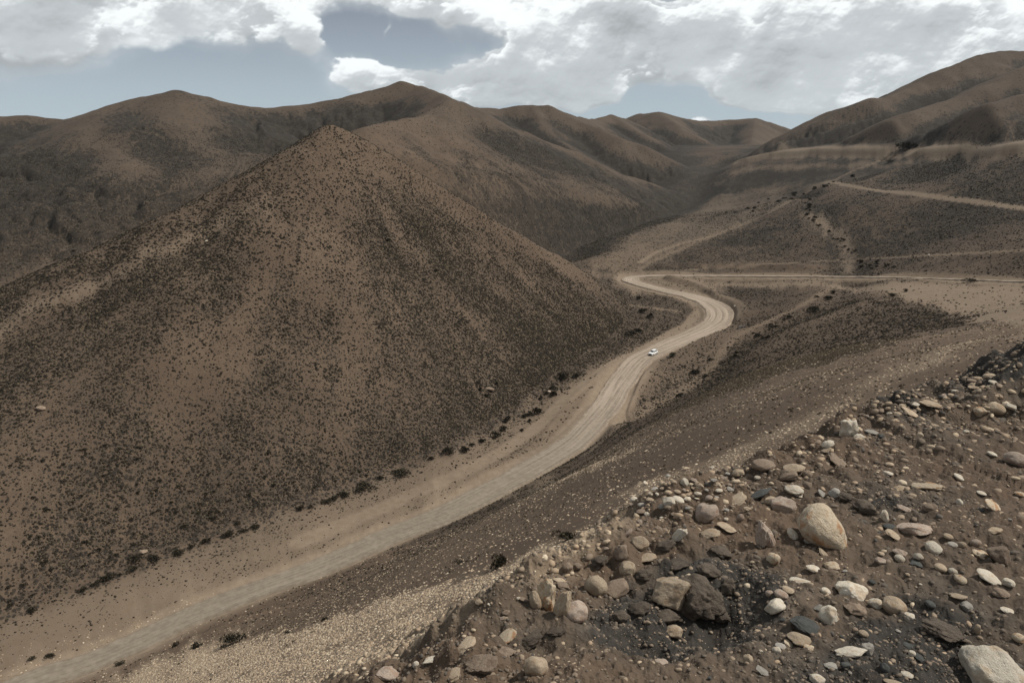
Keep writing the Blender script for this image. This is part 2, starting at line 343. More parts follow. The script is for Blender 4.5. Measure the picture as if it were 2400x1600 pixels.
DENSE_POLY = {  # thicker scrub; on the left flank it paints in the shade
 'strip': (.9, [(1140,1172),(1320,1085),(1500,990),(1680,885),(1800,800),(2000,735),(2120,700),(2230,740),(2250,752),(2150,790),(1950,850),(1700,930),(1500,1010),(1320,1095)]),
 'right': (.75, [(1890,500),(1960,450),(2150,470),(2400,510),(2480,560),(2480,620),(2200,625),(2040,620),(2030,580),(1960,530)]),
 'right2': (.85, [(1990,440),(2080,400),(2250,385),(2330,372),(2480,372),(2480,470),(2300,460),(2100,435)]),
 'mid': (.8, [(1530,625),(1640,600),(1790,585),(1900,600),(1960,612),(1850,618),(1700,625)]),
 'flank_shade': (.95, [(-60,720),(0,688),(231,592),(450,488),(600,406),(690,352),(700,366),(600,446),(430,532),(230,636),(60,700),(-60,760)]),
 'knoll': (.85, [(1760,430),(1850,395),(1960,385),(2050,395),(2060,415),(1960,420),(1850,428)]),
}
TRACKS = [
 (2.6, .85, [(1935,426),(1960,429),(2000,437),(2060,447),(2150,455),(2300,475),(2400,488),(2550,508)]),  # narrow vehicle tracks and paths: half width, strength
 (2.0, .55, [(1860,460),(1845,475),(1800,500),(1740,526),(1660,556),(1590,586),(1530,612),(1480,640),(1440,650)]),
 (1.5, .8, [(1660,556),(1600,570),(1540,590),(1500,615)]),
 (1.0, .6, [(2420,585),(2300,592),(2180,598),(2020,608),(1850,616),(1720,623),(1620,632),(1530,636)]),
 (2.4, .75, [(1647,719),(1630,738),(1613,761),(1570,780),(1536,802),(1502,820),(1460,840),(1417,862),(1330,932),(1260,1000),(1180,1058),(1080,1110),(960,1160),(900,1190),(700,1270)]),
 (1.8, .42, [(1960,665),(1880,715),(1800,752),(1760,770),(1720,790),(1690,830),(1650,880),(1590,920),(1510,960),(1450,1000),(1380,1060)]),
 (1.5, .5, [(1480,715),(1530,722),(1590,730)]),
 (1.5, .7, [(2060,378),(2000,400),(1950,425),(1880,455)]),
]
fl = lambda n: GX.ravel()
X1, Y1, Z1, R1 = GX.ravel(), GY.ravel(), GZ.ravel(), RA.ravel()
front = (np.abs(AZ.ravel()) < 0.75)
def soft_poly(poly, warp, soft):
    """1 inside, fading out over `soft` metres (itself growing with distance)"""
    P = wpoly(poly); m = front & (X1 > P[:, 0].min()-20) & (X1 < P[:, 0].max()+20) & (Y1 > P[:, 1].min()-20) & (Y1 < P[:, 1].max()+20)
    x, y = X1[m], Y1[m]; sc = np.hypot(x, y)
    wx = warp*sc*.01*fbm(x/(sc*.03+1), y/(sc*.03+1), 71, 3); wy = warp*sc*.01*fbm(x/(sc*.03+1), y/(sc*.03+1), 77, 3)
    ins = inpoly(x+wx, y+wy, P); d = polydist(x+wx, y+wy, np.vstack([P, P[:1]]))[0]
    e = np.where(ins, d, -d)/(soft*sc*.01)
    e = e+.9*fbm(x/(sc*.02+.5), y/(sc*.02+.5), 73, 4)+.5*fbm(x/(sc*.005+.2), y/(sc*.005+.2), 74, 2)
    out = np.zeros(len(X1)); out[m] = sstep(-1., 1., e); return out
BARE = np.zeros(len(X1)); PALE = np.zeros(len(X1)); DENSE = np.zeros(len(X1))
for s_, P in BARE_POLY.values(): BARE = np.maximum(BARE, s_*soft_poly(P, 1.5, 1.5))
for s_, P in PALE_POLY.values(): PALE = np.maximum(PALE, s_*soft_poly(P, 4., 4.5))
for s_, P in DENSE_POLY.values(): DENSE = np.maximum(DENSE, s_*soft_poly(P, 3., 3.))
TRK = np.zeros(len(X1))
for hw_, s_, P in TRACKS:
    L = wline(P, 3); m = front & (X1 > L[:, 0].min()-15) & (X1 < L[:, 0].max()+15) & (Y1 > L[:, 1].min()-15) & (Y1 < L[:, 1].max()+15)
    d = polydist(X1[m], Y1[m], L)[0]; TRK[m] = np.maximum(TRK[m], s_*(1-sstep(hw_*.7, hw_*1.5, d)))
PALE *= np.clip(.75+1.1*fbm(X1/(R1*.04+.4), Y1/(R1*.04+.4), 75, 4), .12, 1)
rd = GROAD.ravel()
shoulder = (1-sstep(1.5, 6, rd))
BARE = np.maximum(np.maximum(BARE, TRK), .9*shoulder)
gsd_all = GSD.ravel()
# scrub density: thicker in hollows, thinner on crests, in streaks that run down the slope
cs = 3; sub = (slice(None, None, cs), slice(None, None, cs))
gx, gy, gz = GX[sub], GY[sub], GZ[sub]; grr = RA[sub]
off = np.clip(grr*.03, 5, 17)
def lowres(dx, dy):
    i = np.hypot(gx, gy) > 60; o = np.array(gz); o[i] = far_part((gx+dx*off)[i], (gy+dy*off)[i], False)[0]; return o
hE, hW, hN, hS = lowres(1, 0), lowres(-1, 0), lowres(0, 1), lowres(0, -1)
h0 = lowres(0, 0)
off1 = off; off = off*3.2
bE, bW, bN, bS = lowres(1, 0), lowres(-1, 0), lowres(0, 1), lowres(0, -1)
conc = np.where(grr > 60, .5*((hE+hW+hN+hS)/4-h0)/off1+.9*((bE+bW+bN+bS)/4-h0)/off, 0); off = off1
gxs, gys = (hE-hW)/(2*off), (hN-hS)/(2*off)
def upsample(a):
    ri = np.arange(nr)/cs; ci = np.arange(nc)/cs
    i = np.clip(ri.astype(int), 0, a.shape[0]-2); j = np.clip(ci.astype(int), 0, a.shape[1]-2)
    u = np.clip(ri-i, 0, 1)[:, None]; v = np.clip(ci-j, 0, 1)[None]
    return (a[i][:, j]*(1-u)*(1-v)+a[i+1][:, j]*u*(1-v)+a[i][:, j+1]*(1-u)*v+a[i+1][:, j+1]*u*v).ravel()
CONC, SX, SY = upsample(conc), upsample(gxs), upsample(gys)
far_m = (R1 > 45) & (R1 < 2400) & front
xf, yf = X1[far_m], Y1[far_m]
sl = np.hypot(SX[far_m], SY[far_m])+1e-4
ang = np.arctan2(SY[far_m], SX[far_m])
acr = xf*-np.sin(ang)+yf*np.cos(ang)      # coordinate across the slope: streaks follow the fall line
hx, hy = RW[0][2][0][:2]
thh = np.arctan2(yf-hy, xf-hx); rah = np.hypot(xf-hx, yf-hy)
hillm = GREG.ravel()[far_m] == 1
wob = .35*fbm(xf/40, yf/40, 82, 3)
streak = np.where(hillm, 1.0*fbm(thh*7+wob*2, rah/110, 85, 3)+.6*fbm(thh*22+wob*5, rah/50, 86, 2), fbm(acr/16+wob, Z1[far_m]/60, 83, 3))
patch = fbm(xf/75, yf/75, 84, 4); fine = fbm(xf/12, yf/12, 88, 3)
regf = GREG.ravel()[far_m]
dn = .62+np.where(GREG.ravel()[far_m] == 1, .34, .55)*streak+np.where(GREG.ravel()[far_m] == 1, .50, .75)*patch+.25*fine+np.clip(CONC[far_m]*np.where(GREG.ravel()[far_m] == 1, 1.6, 3.2), -.45, .55)
dn = dn+np.where(regf == 1, .06-.16*np.exp(-rah/45), 0)+np.where(regf == 2, .17, 0)+np.where(regf == 3, .10, 0)+np.where(regf == 0, -.06, 0)
dcr = np.full(len(xf), 999.)
mm = regf >= 2
for g_, r_, P_, S_ in RW:
    if g_ != 'hill': dcr[mm] = np.minimum(dcr[mm], polydist(xf[mm], yf[mm], P_)[0])
cw = np.clip(yf, 300, 1600)/600
dn = dn+np.where(mm, -.30*np.exp(-(dcr/(13*cw))**2)+.46*sstep(14, 62, dcr/cw)-.10, 0)
DENS = np.full(len(X1), .0); DENS[far_m] = np.clip(dn, np.where(regf == 1, .34, .28), np.where(regf == 2, .9, 1))
DENS = np.clip(np.maximum(DENS, DENSE*(.72+.3*fbm(X1/9, Y1/9, 89, 2))), 0, 1)
nearslope = (R1 < 150)*(GREG.ravel() == 0)*(gsd_all < 0)*(DENSE < .4)
DENS *= 1-.68*nearslope
DENS *= 1-np.clip(BARE*1.12, 0, 1); DENS *= 1-.75*PALE; DENS[rd < 1.0] = 0
DENS[R1 < 22] = 0
# damp dark earth on the pull-out; shade of bank and hollow painted in
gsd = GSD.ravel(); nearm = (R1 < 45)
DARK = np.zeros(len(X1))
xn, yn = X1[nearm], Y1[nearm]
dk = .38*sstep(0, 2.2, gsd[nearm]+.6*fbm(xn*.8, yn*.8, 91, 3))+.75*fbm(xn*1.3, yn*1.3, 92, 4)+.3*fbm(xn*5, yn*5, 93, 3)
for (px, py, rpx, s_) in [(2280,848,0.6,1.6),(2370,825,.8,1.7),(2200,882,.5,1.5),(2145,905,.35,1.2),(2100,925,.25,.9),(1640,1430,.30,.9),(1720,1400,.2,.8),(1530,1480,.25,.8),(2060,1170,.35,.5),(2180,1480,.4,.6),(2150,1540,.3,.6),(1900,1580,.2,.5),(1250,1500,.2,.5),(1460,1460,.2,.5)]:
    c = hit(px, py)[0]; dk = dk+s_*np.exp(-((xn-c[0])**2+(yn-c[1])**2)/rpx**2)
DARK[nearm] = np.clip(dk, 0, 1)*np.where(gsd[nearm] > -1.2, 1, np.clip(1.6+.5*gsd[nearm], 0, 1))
# ------------------------------------------------------------------ materials
class NT:
    def __init__(s, tree): s.t = tree; s.n = tree.nodes; s.l = tree.links
    def new(s, typ, **kw):
        n = s.n.new(typ)
        for k, v in kw.items(): setattr(n, k, v)
        return n
    def put(s, sock, v):
        if v is None: return
        if hasattr(v, 'is_output') or isinstance(v, bpy.types.NodeSocket): s.l.new(v, sock)
        else:
            try: sock.default_value = v
            except Exception: sock.default_value = tuple(v)+(1,)
    def math(s, op, a, b=None, c=None, clamp=False):
        n = s.new('ShaderNodeMath', operation=op, use_clamp=clamp)
        for i, v in enumerate((a, b, c)): s.put(n.inputs[i], v) if v is not None else None
        return n.outputs[0]
    def vmath(s, op, a, b=None):
        n = s.new('ShaderNodeVectorMath', operation=op); s.put(n.inputs[0], a)
        if b is not None: s.put(n.inputs[1] if op != 'SCALE' else n.inputs['Scale'], b)
        return n.outputs['Value'] if op in ('DOT_PRODUCT', 'LENGTH', 'DISTANCE') else n.outputs[0]
    def noise(s, vec, scale, detail=3, rough=.55, dist=0):
        n = s.new('ShaderNodeTexNoise'); s.put(n.inputs['Vector'], vec); n.inputs['Scale'].default_value = scale
        n.inputs['Detail'].default_value = detail; n.inputs['Roughness'].default_value = rough; n.inputs['Distortion'].default_value = dist
        return n.outputs[0]
    def ramp(s, fac, a, b, lo=0., hi=1.):
        n = s.new('ShaderNodeMapRange'); n.interpolation_type = 'SMOOTHSTEP'; s.put(n.inputs[0], fac); n.inputs[1].default_value = a; n.inputs[2].default_value = b
        n.inputs[3].default_value = lo; n.inputs[4].default_value = hi; return n.outputs[0]
    def mix(s, f, a, b, mode='MIX'):
        n = s.new('ShaderNodeMix', data_type='RGBA', blend_type=mode); s.put(n.inputs[0], f)
        for k, v in ((6, a), (7, b)):
            if isinstance(v, tuple) and len(v) == 3: v = v+(1,)
            s.put(n.inputs[k], v)
        return n.outputs[2]
    def attr(s, name, out='Fac'):
        n = s.new('ShaderNodeAttribute'); n.attribute_name = name; return n.outputs[out]
def material(name, rough=.95, spec=.15):
    m = bpy.data.materials.new(name); m.use_nodes = True; t = NT(m.node_tree); b = t.n['Principled BSDF']
    b.inputs['Roughness'].default_value = rough; b.inputs['Specular IOR Level'].default_value = spec
    return m, t, b
def bump(t, b, h, strength, dist):
    n = t.new('ShaderNodeBump'); n.inputs['Strength'].default_value = strength; n.inputs['Distance'].default_value = dist
    t.put(n.inputs['Height'], h); t.l.new(n.outputs[0], b.inputs['Normal'])
def ground_material():
    m, t, b = material('desert_ground')
    pos = t.new('ShaderNodeNewGeometry').outputs['Position']
    flat = t.vmath('MULTIPLY', pos, (1, 1, .6))
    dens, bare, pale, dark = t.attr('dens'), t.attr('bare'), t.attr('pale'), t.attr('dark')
    n1 = t.noise(pos, .035, 4); n2 = t.noise(pos, .6, 4); n3 = t.noise(pos, 5., 4, .65); n4 = t.noise(pos, 38., 3, .6)
    soil = t.mix(t.ramp(n1, .35, .65), (.098, .068, .046), (.138, .098, .067))
    soil = t.mix(t.ramp(n2, .3, .7, 0, .55), soil, (.074, .053, .039))
    dirt = t.mix(t.ramp(n2, .3, .7), (.198, .150, .105), (.255, .197, .143))
    soil = t.mix(bare, soil, dirt)
    # low dry plants and litter give the scrub ground its dark mottling
    nv = t.noise(pos, 1.7, 3, .7); nv2 = t.noise(pos, .45, 3, .7)
    lit = t.math('MULTIPLY', t.ramp(dens, .15, .95), t.math('ADD', t.ramp(nv, .40, .62, 0, .50), t.ramp(nv2, .40, .65, 0, .30)))
    soil = t.mix(lit, soil, (.038, .033, .026))
    gp = t.new('ShaderNodeVectorMath', operation='LENGTH'); t.l.new(pos, gp.inputs[0])
    soil = t.mix(t.math('MULTIPLY', t.ramp(gp.outputs['Value'], 330, 650), t.ramp(dens, .15, 1., 0.34, .88)), soil, (.036, .034, .029))
    stone = t.mix(t.ramp(n3, .35, .65), (.29, .225, .158), (.43, .34, .24))
    soil = t.mix(t.math('MULTIPLY', pale, t.ramp(n3, .25, .6, .35, 1.)), soil, stone)
    dusky = t.mix(t.ramp(n3, .3, .7), (.050, .042, .033), (.105, .086, .067))  # dark soil tone, also used for the shade painted on bank and hollow
    dusky = t.mix(t.ramp(n1, .4, .6), dusky, t.mix(.5, dusky, (.06, .057, .048)))
    soil = t.mix(dark, soil, dusky)
    soil = t.mix(t.ramp(dark, .62, .95), soil, t.mix(t.ramp(n3, .3, .7), (.022, .021, .019), (.045, .041, .036)))  # near-black where the mask carries the painted shade
    # grain: pebbles and crumbs
    soil = t.mix(t.ramp(n3, .60, .75, 0, .35), soil, (.235, .185, .14))
    soil = t.mix(t.ramp(n3, .42, .28, 0, .45), soil, (.060, .046, .036))
    soil = t.mix(t.ramp(n4, .30, .70, .25, 0.), soil, (.055, .043, .034))
    # scrub too small to tell apart: dark tufts on the far slopes
    cam = t.new('ShaderNodeVectorMath', operation='LENGTH'); t.l.new(pos, cam.inputs[0]); dist = cam.outputs['Value']
    for sc, thr0, lo, hi in ((.33, .60, 330, 560), (.62, .50, 330, 560), (1.25, .46, 40, 90)):
        v = t.new('ShaderNodeTexVoronoi'); v.inputs['Scale'].default_value = sc; t.put(v.inputs['Vector'], t.vmath('MULTIPLY', pos, (1, 1, .25)))
        sep = t.new('ShaderNodeSeparateColor'); t.l.new(v.outputs['Color'], sep.inputs[0])
        rad_ = t.math('MULTIPLY', t.math('MULTIPLY', dens, thr0), t.ramp(sep.outputs[0], 0., 1., .5, 1.35))
        dot = t.ramp(t.math('SUBTRACT', v.outputs['Distance'], rad_), .0, .10, 1., 0.)
        f = t.math('MULTIPLY', t.math('MULTIPLY', dot, t.ramp(dist, lo, hi)), .85)
        soil = t.mix(f, soil, t.mix(sep.outputs[1], (.016, .014, .012), (.036, .030, .023)))
    t.l.new(soil, b.inputs['Base Color'])
    hgt = t.math('ADD', t.math('MULTIPLY', n4, .25), t.math('ADD', n3, t.math('MULTIPLY', n2, .8)))
    bump(t, b, hgt, .9, .05)
    return m
M_GROUND = ground_material()
# ------------------------------------------------------------------ the ground, cut into its landforms along their creases
V = np.stack([X1, Y1, Z1], -1)
ii = np.arange((nr-1)*(nc-1)); r_, c_ = ii//(nc-1), ii % (nc-1)
Fq = np.stack([r_*nc+c_, r_*nc+c_+1, (r_+1)*nc+c_+1, (r_+1)*nc+c_], -1)[:, ::-1]
FREG = GREG.ravel()[Fq[:, 0]]
def structure(o, label=None):
    o['kind'] = 'structure'
    return o
for k, nm in enumerate(('valley_floor', 'hill', 'mountain_range', 'mountain', 'embankment')):
    f = Fq[FREG == k]; u, inv = np.unique(f.ravel(), return_inverse=True)
    me = mesh_np(nm, V[u], inv.reshape(-1, 4))
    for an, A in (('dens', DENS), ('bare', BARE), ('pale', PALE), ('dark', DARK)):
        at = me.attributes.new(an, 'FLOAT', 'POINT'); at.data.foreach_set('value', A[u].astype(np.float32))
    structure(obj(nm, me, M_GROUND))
# ------------------------------------------------------------------ the graded road
def road_material():
    m, t, b = material('graded_dirt')
    pos = t.new('ShaderNodeNewGeometry').outputs['Position']
    u, v = t.attr('across'), t.attr('along')
    n1 = t.noise(pos, .05, 3); n2 = t.noise(pos, .8, 4, .65); n3 = t.noise(pos, 6., 3, .65)
    cv = t.new('ShaderNodeCombineXYZ'); t.put(cv.inputs[0], t.math('MULTIPLY', u, 3.2)); t.put(cv.inputs[1], t.math('MULTIPLY', v, .012))
    lanes = t.noise(cv.outputs[0], 1.9, 4, .6)
    col = t.mix(t.ramp(n1, .3, .7), (.275, .224, .173), (.345, .283, .222))
    col = t.mix(t.ramp(lanes, .38, .58, .95, 0.), col, (.165, .130, .097))
    col = t.mix(t.ramp(t.math('ABSOLUTE', u), .70, .98, 0, .75), col, (.185, .143, .106))
    col = t.mix(t.ramp(n2, .35, .75, .0, .5), col, (.37, .308, .243))
    col = t.mix(t.ramp(n3, .55, .75, 0, .35), col, (.15, .12, .09))
    col = t.mix(t.ramp(v, 230, 90, 0, .70), col, t.mix(t.ramp(n2, .3, .7), (.132, .112, .086), (.185, .158, .122)))
    t.l.new(col, b.inputs['Base Color'])
    bump(t, b, t.math('ADD', n3, t.math('MULTIPLY', lanes, 2.)), .6, .06)
    return m
M_ROAD = road_material()
def road_mesh(P, half, name, i0):
    P = np.asarray(P); n = len(P)
    T = np.gradient(P[:, :2], axis=0); T /= np.linalg.norm(T, axis=1)[:, None]+1e-9
    N = np.stack([-T[:, 1], T[:, 0]], -1)
    L = np.concatenate([[0], np.cumsum(np.linalg.norm(np.diff(P[:, :2], axis=0), axis=1))])
    us = np.array([-1.14, -1.06, -1.0, -.95, -.86, -.72, -.5, -.25, 0, .25, .5, .72, .86, .95, 1.0, 1.06, 1.14])
    pr = np.array([-.7, -.25, .12, .20, .04, 0, .03, .05, .08, .05, .03, 0, .04, .20, .12, -.25, -.7])
    V = []
    for i in range(n):
        e = 1+.10*pnoise(L[i]/14, i0, 31)+.05*pnoise(L[i]/3.1, i0, 37); e2 = 1+.10*pnoise(L[i]/11, i0+9, 33)+.05*pnoise(L[i]/2.7, i0, 39)
        for u, h in zip(us, pr):
            w = half[i]*u*(e if u < 0 else e2)
            hh = h*(1+.9*pnoise(L[i]/6, u*3, 38) if abs(u) > .84 else 1)+(.16*pnoise(L[i]/3, u*9, 35) if abs(u) > .84 and abs(u) < 1.03 else .03*pnoise(L[i]/4, u*3, 36))
            V.append((P[i, 0]+N[i, 0]*w, P[i, 1]+N[i, 1]*w, P[i, 2]+hh))
    V = np.array(V); k = len(us)
    F = [(i*k+j, (i+1)*k+j, (i+1)*k+j+1, i*k+j+1) for i in range(n-1) for j in range(k-1)]
    me = mesh_np(name, V, np.array(F)[:, ::-1])
    at = me.attributes.new('across', 'FLOAT', 'POINT'); at.data.foreach_set('value', np.tile(us, n).astype(np.float32))
    at = me.attributes.new('along', 'FLOAT', 'POINT'); at.data.foreach_set('value', np.repeat(L, k).astype(np.float32))
    return structure(obj(name, me, M_ROAD))
def fine_line(P, half, step):
    L = np.concatenate([[0], np.cumsum(np.linalg.norm(np.diff(P, axis=0), axis=1))])
    s = np.arange(0, L[-1], step)
    return np.stack([np.interp(s, L, P[:, i]) for i in range(3)], -1), np.interp(s, L, half)
hw_all = road_half(np.arange(len(ROAD)))
Pm, hm = fine_line(ROAD, hw_all, 1.3)
road_mesh(Pm, hm, 'road', 0)
# ------------------------------------------------------------------ scrub
def tag(o, label, cat, group=None, kind=None):
    if kind: o['kind'] = kind
    o['label'] = label
    if cat: o['category'] = cat
    if group: o['group'] = group
    return o
def shrub_material(name, c1, c2, straw=.8):
    m, t, b = material(name, 1., .05)
    oi = t.new('ShaderNodeObjectInfo'); tint = t.attr('tint')
    pos = t.new('ShaderNodeNewGeometry').outputs['Position']
    n = t.noise(pos, 3.5, 2)
    f = t.math('ADD', t.math('MULTIPLY', tint, .7), t.math('MULTIPLY', n, .4), clamp=True)
    cc = t.mix(f, c1, c2); cc = t.mix(t.ramp(tint, .86, .93, 0, straw), cc, (.125, .100, .064))
    t.l.new(cc, b.inputs['Base Color'])
    return m
M_SCRUB = shrub_material('dry_scrub', (.012, .011, .009), (.042, .034, .024), .8)
M_BUSH = shrub_material('dark_bush', (.014, .013, .010), (.050, .044, .030), .5)
M_GREEN = shrub_material('olive_bush', (.030, .034, .020), (.075, .075, .045))
M_TWIG, _t, _b = material('bush_wood'); _b.inputs['Base Color'].default_value = (.09, .065, .045, 1)
# cheap scattered tufts: one mesh of everything nobody could count
def tuft_proto(r):
    n = 5; V = []; jit = lambda a: 1+a*(r.random()-.5)
    for k in range(n):
        a = 2*math.pi*(k+.4*r.random())/n; V.append((math.cos(a)*jit(.4), math.sin(a)*jit(.4), -.15))
    for k in range(n):
        a = 2*math.pi*(k+.4*r.random())/n; V.append((math.cos(a)*.85*jit(.7), math.sin(a)*.85*jit(.7), .42*jit(.7)))
    V.append((.3*(r.random()-.5), .3*(r.random()-.5), .78*jit(.4)))
    F = []
    for k in range(n):
        j = (k+1) % n; F += [(k, j, n+j), (k, n+j, n+k), (n+k, n+j, 2*n)]
    return np.array(V), np.array(F)
rp = np.random.default_rng(5)
TUFTS = [tuft_proto(rp) for _ in range(10)]
def scatter_cells(dens_v, rmin, rmax, count, rs, wide=.70):
    """random points on the terrain grid, as many per square metre as dens_v says"""
    i0 = np.searchsorted(rad, rmin); i1 = min(np.searchsorted(rad, rmax), nr-1)
    D = dens_v.reshape(nr, nc)
    d = (D[i0:i1, :-1]+D[i0+1:i1+1, 1:])/2
    a = RA[i0:i1, :-1]*(rad[i0+1:i1+1]-rad[i0:i1])[:, None]*np.abs(np.diff(az))[None]
    inv = np.abs((AZ[i0:i1, :-1])) < wide
    w = (d*a*inv).ravel(); tot = w.sum()
    n = int(count) if count > 1 else int(tot*count)
    cdf = np.cumsum(w)/tot; k = np.searchsorted(cdf, rs.random(n)); k = np.minimum(k, len(w)-1)
    ri = k//(nc-1)+i0; ci = k % (nc-1); u, v = rs.random(n), rs.random(n)
    def bl(A): return A[ri, ci]*(1-u)*(1-v)+A[ri+1, ci]*u*(1-v)+A[ri, ci+1]*(1-u)*v+A[ri+1, ci+1]*u*v
    return np.stack([bl(GX), bl(GY), bl(GZ)], -1), tot
def merge_protos(protos, P, S, rs, flat=(1, 1, 1), tilt=.0, tint=None):
    Vs, Fs, Ts = [], [], []; o = 0
    which = rs.integers(0, len(protos), len(P))
    for q, (pv, pf) in enumerate(protos):
        m = which == q; n = int(m.sum())
        if not n: continue
        a = rs.random(n)*2*math.pi; c, s = np.cos(a), np.sin(a)
        sx = S[m]*(.8+.5*rs.random(n))*flat[0]; sy = S[m]*(.7+.4*rs.random(n))*flat[1]; sz = S[m]*(.75+.5*rs.random(n))*flat[2]
        x = pv[None, :, 0]*sx[:, None]; y = pv[None, :, 1]*sy[:, None]; z = pv[None, :, 2]*sz[:, None]
        if tilt:
            tl = tilt*(rs.random(n)-.5)[:, None]; x, z = x*np.cos(tl)-z*np.sin(tl), x*np.sin(tl)+z*np.cos(tl)
        V = np.stack([x*c[:, None]-y*s[:, None]+P[m, 0][:, None], x*s[:, None]+y*c[:, None]+P[m, 1][:, None], z+P[m, 2][:, None]], -1)
        F = pf[None]+(np.arange(n)*len(pv))[:, None, None]+o
        Vs.append(V.reshape(-1, 3)); Fs.append(F.reshape(-1, 3)); o += n*len(pv)
        Ts.append(np.repeat(rs.random(n) if tint is None else tint[m], len(pv)))
    return np.concatenate(Vs), np.concatenate(Fs), np.concatenate(Ts)
def merged(name, protos, P, S, rs, mat, **kw):
    V, F, T = merge_protos(protos, P, S, rs, **kw)
    me = mesh_np(name, V, F); at = me.attributes.new('tint', 'FLOAT', 'POINT'); at.data.foreach_set('value', T.astype(np.float32))
    return obj(name, me, mat)
rs = np.random.default_rng(21)
REG1 = GREG.ravel()
den_mesh = np.where(R1 < 640, (DENS*(1+.55*fbm(X1/5, Y1/5, 98, 3)))**1.5, 0)*np.where(R1 > 350, .42, 1.)*np.where(REG1 == 1, 3.2, 1.)*np.where(R1 < 150, np.where(REG1 == 0, 5.5, 1.), 1.)
P_s, tot = scatter_cells(den_mesh, 18, 640, 600000, rs)
dist = np.hypot(P_s[:, 0], P_s[:, 1])
S_s = (.07+.30*rs.random(len(P_s))**3.2)*np.clip(dist/210, .40, 1.25)*(1+.35*fbm(P_s[:, 0]/7, P_s[:, 1]/7, 97, 2))
print('tufts per unit', len(P_s)/tot)
M_TUSS = shrub_material('dry_tussock', (.035, .028, .020), (.095, .073, .050), .9)
# on the near slope the plants are browner and grow as tussocks
tri = (P_s[:, 0]+P_s[:, 1]*0 > -1e9) & (dist < 150) & (P_s[:, 1]*.72-P_s[:, 0]*.70 < 96)
o = merged('tussocks', TUFTS, P_s[tri], S_s[tri], rs, M_TUSS); tag(o, 'low brown tussocks covering the near slope', None, kind='stuff')
o = merged('scrub', TUFTS, P_s[~tri], S_s[~tri], rs, M_SCRUB)
tag(o, 'low dark scrub scattered over all the slopes', None, kind='stuff')
# bushes with twigs and leaf sprays, built one by one
def bush_meshes(seed, n_leaf, squash):
    r = np.random.default_rng(seed); V = []; F = []; T = []
    lob = [(r.normal(0, .40), r.normal(0, .40), .12+.42*r.random(), .38+.22*r.random()) for _ in range(9)]
    for k in range(n_leaf):
        lx, ly, lz, lr = lob[r.integers(len(lob))]
        d = r.normal(size=3); d /= np.linalg.norm(d); d[2] = abs(d[2])*.9-.15*r.random()
        c = np.array([lx, ly, lz])+d*lr*(.55+.45*r.random()**.5); c[2] = max(c[2], .02)*squash
        a = r.normal(size=3); a /= np.linalg.norm(a); bb = np.cross(a, d); bb /= np.linalg.norm(bb)+1e-9
        s = .05+.075*r.random(); i = len(V)
        tip = d*s*1.9
        V += [c-a*s-bb*s*.3, c+a*s-bb*s*.3, c+tip+bb*s*.5]; F.append((i, i+1, i+2)); T += [r.random()]*3
    cm = mesh_np('foliage', np.array(V), np.array(F), False); at = cm.attributes.new('tint', 'FLOAT', 'POINT'); at.data.foreach_set('value', np.array(T, np.float32))
    V = []; F = []
    for k in range(9):
        lx, ly, lz, lr = lob[k % len(lob)]; e = np.array([lx*1.1+r.normal(0, .1), ly*1.1+r.normal(0, .1), lz*squash]); n = np.array([-e[1], e[0], 0])+1e-3; n /= np.linalg.norm(n)
        i = len(V); w = .035
        b0 = np.array([0, 0, -.12]); q = np.cross(e, n); q /= np.linalg.norm(q)+1e-9
        V += [b0+n*w, b0-n*w*.5+q*w, b0-n*w*.5-q*w, e+n*w*.3, e-n*w*.15+q*w*.3, e-n*w*.15-q*w*.3]
        F += [(i, i+1, i+4, i+3), (i+1, i+2, i+5, i+4), (i+2, i, i+3, i+5)]
    sm = mesh_np('stem', np.array(V), np.array(F)); sm.materials.append(M_TWIG)
    return cm, sm
BUSH = []
for q in range(6):
    cm, sm = bush_meshes(100+q, 620, .8+.08*(q % 3)); cm.materials.append(M_BUSH if q < 4 else M_GREEN); BUSH.append((cm, sm))
def place_bush(c, w, h, label, group=None, kind=0, name='bush', seed=0):
    """an Empty at the root of the bush that carries its foliage and its stems"""
    r = random.Random(seed*7+3)
    o = bpy.data.objects.new(name, None); COL.objects.link(o); o.empty_display_size = .2
    o.location = c; o.rotation_euler = (0, 0, r.random()*6.28); o.scale = (w, w*(.75+.3*r.random()), h)
    tag(o, label, 'bush', group)
    for me, nm in zip(BUSH[kind], ('foliage', 'stem')):
        obj(nm, me, None, o)
    return o
# every bush the picture shows singly: (px, py of its middle, width px, height px)
FOOT_BUSH = [(76,1427,20,16),(192,1380,18,12),(225,1366,18,12),(254,1350,26,18),(281,1345,10,8),(308,1333,24,10),(362,1304,28,16),(321,1306,30,18),(420,1293,26,12),(449,1279,12,10),(480,1265,22,14),
 (533,1250,24,14),(571,1241,18,9),(598,1233,24,12),(556,1224,12,8),(502,1212,16,10),(433,1232,16,9),(703,1189,16,14),(728,1186,11,9),(766,1173,26,11),(806,1158,24,14),(783,1166,18,10),(853,1139,38,18),(891,1117,16,12),(937,1106,44,13),
 (1048,1056,22,18),(1090,1051,20,20),(1130,1031,14,13),(1107,1041,13,9),(1161,1018,18,18),(1180,1003,18,16),(1186,984,13,14),(1192,977,9,8),(1228,973,15,12),(1242,969,15,12),(1258,960,18,26),(1240,985,9,10),(1223,1006,11,9),
 (1279,920,13,9),(1295,921,20,18),(1295,908,16,9),(1267,932,10,9),(1319,880,24,22),(1348,880,14,12),(1011,1073,11,11),(1052,1035,7,6),(1121,897,12,9),(1126,910,10,13),(1164,896,11,9),(1140,925,12,9),(1480,780,20,14),(1496,772,18,10),(1524,739,12,14),(1505,727,16,12),(1497,697,12,10)]
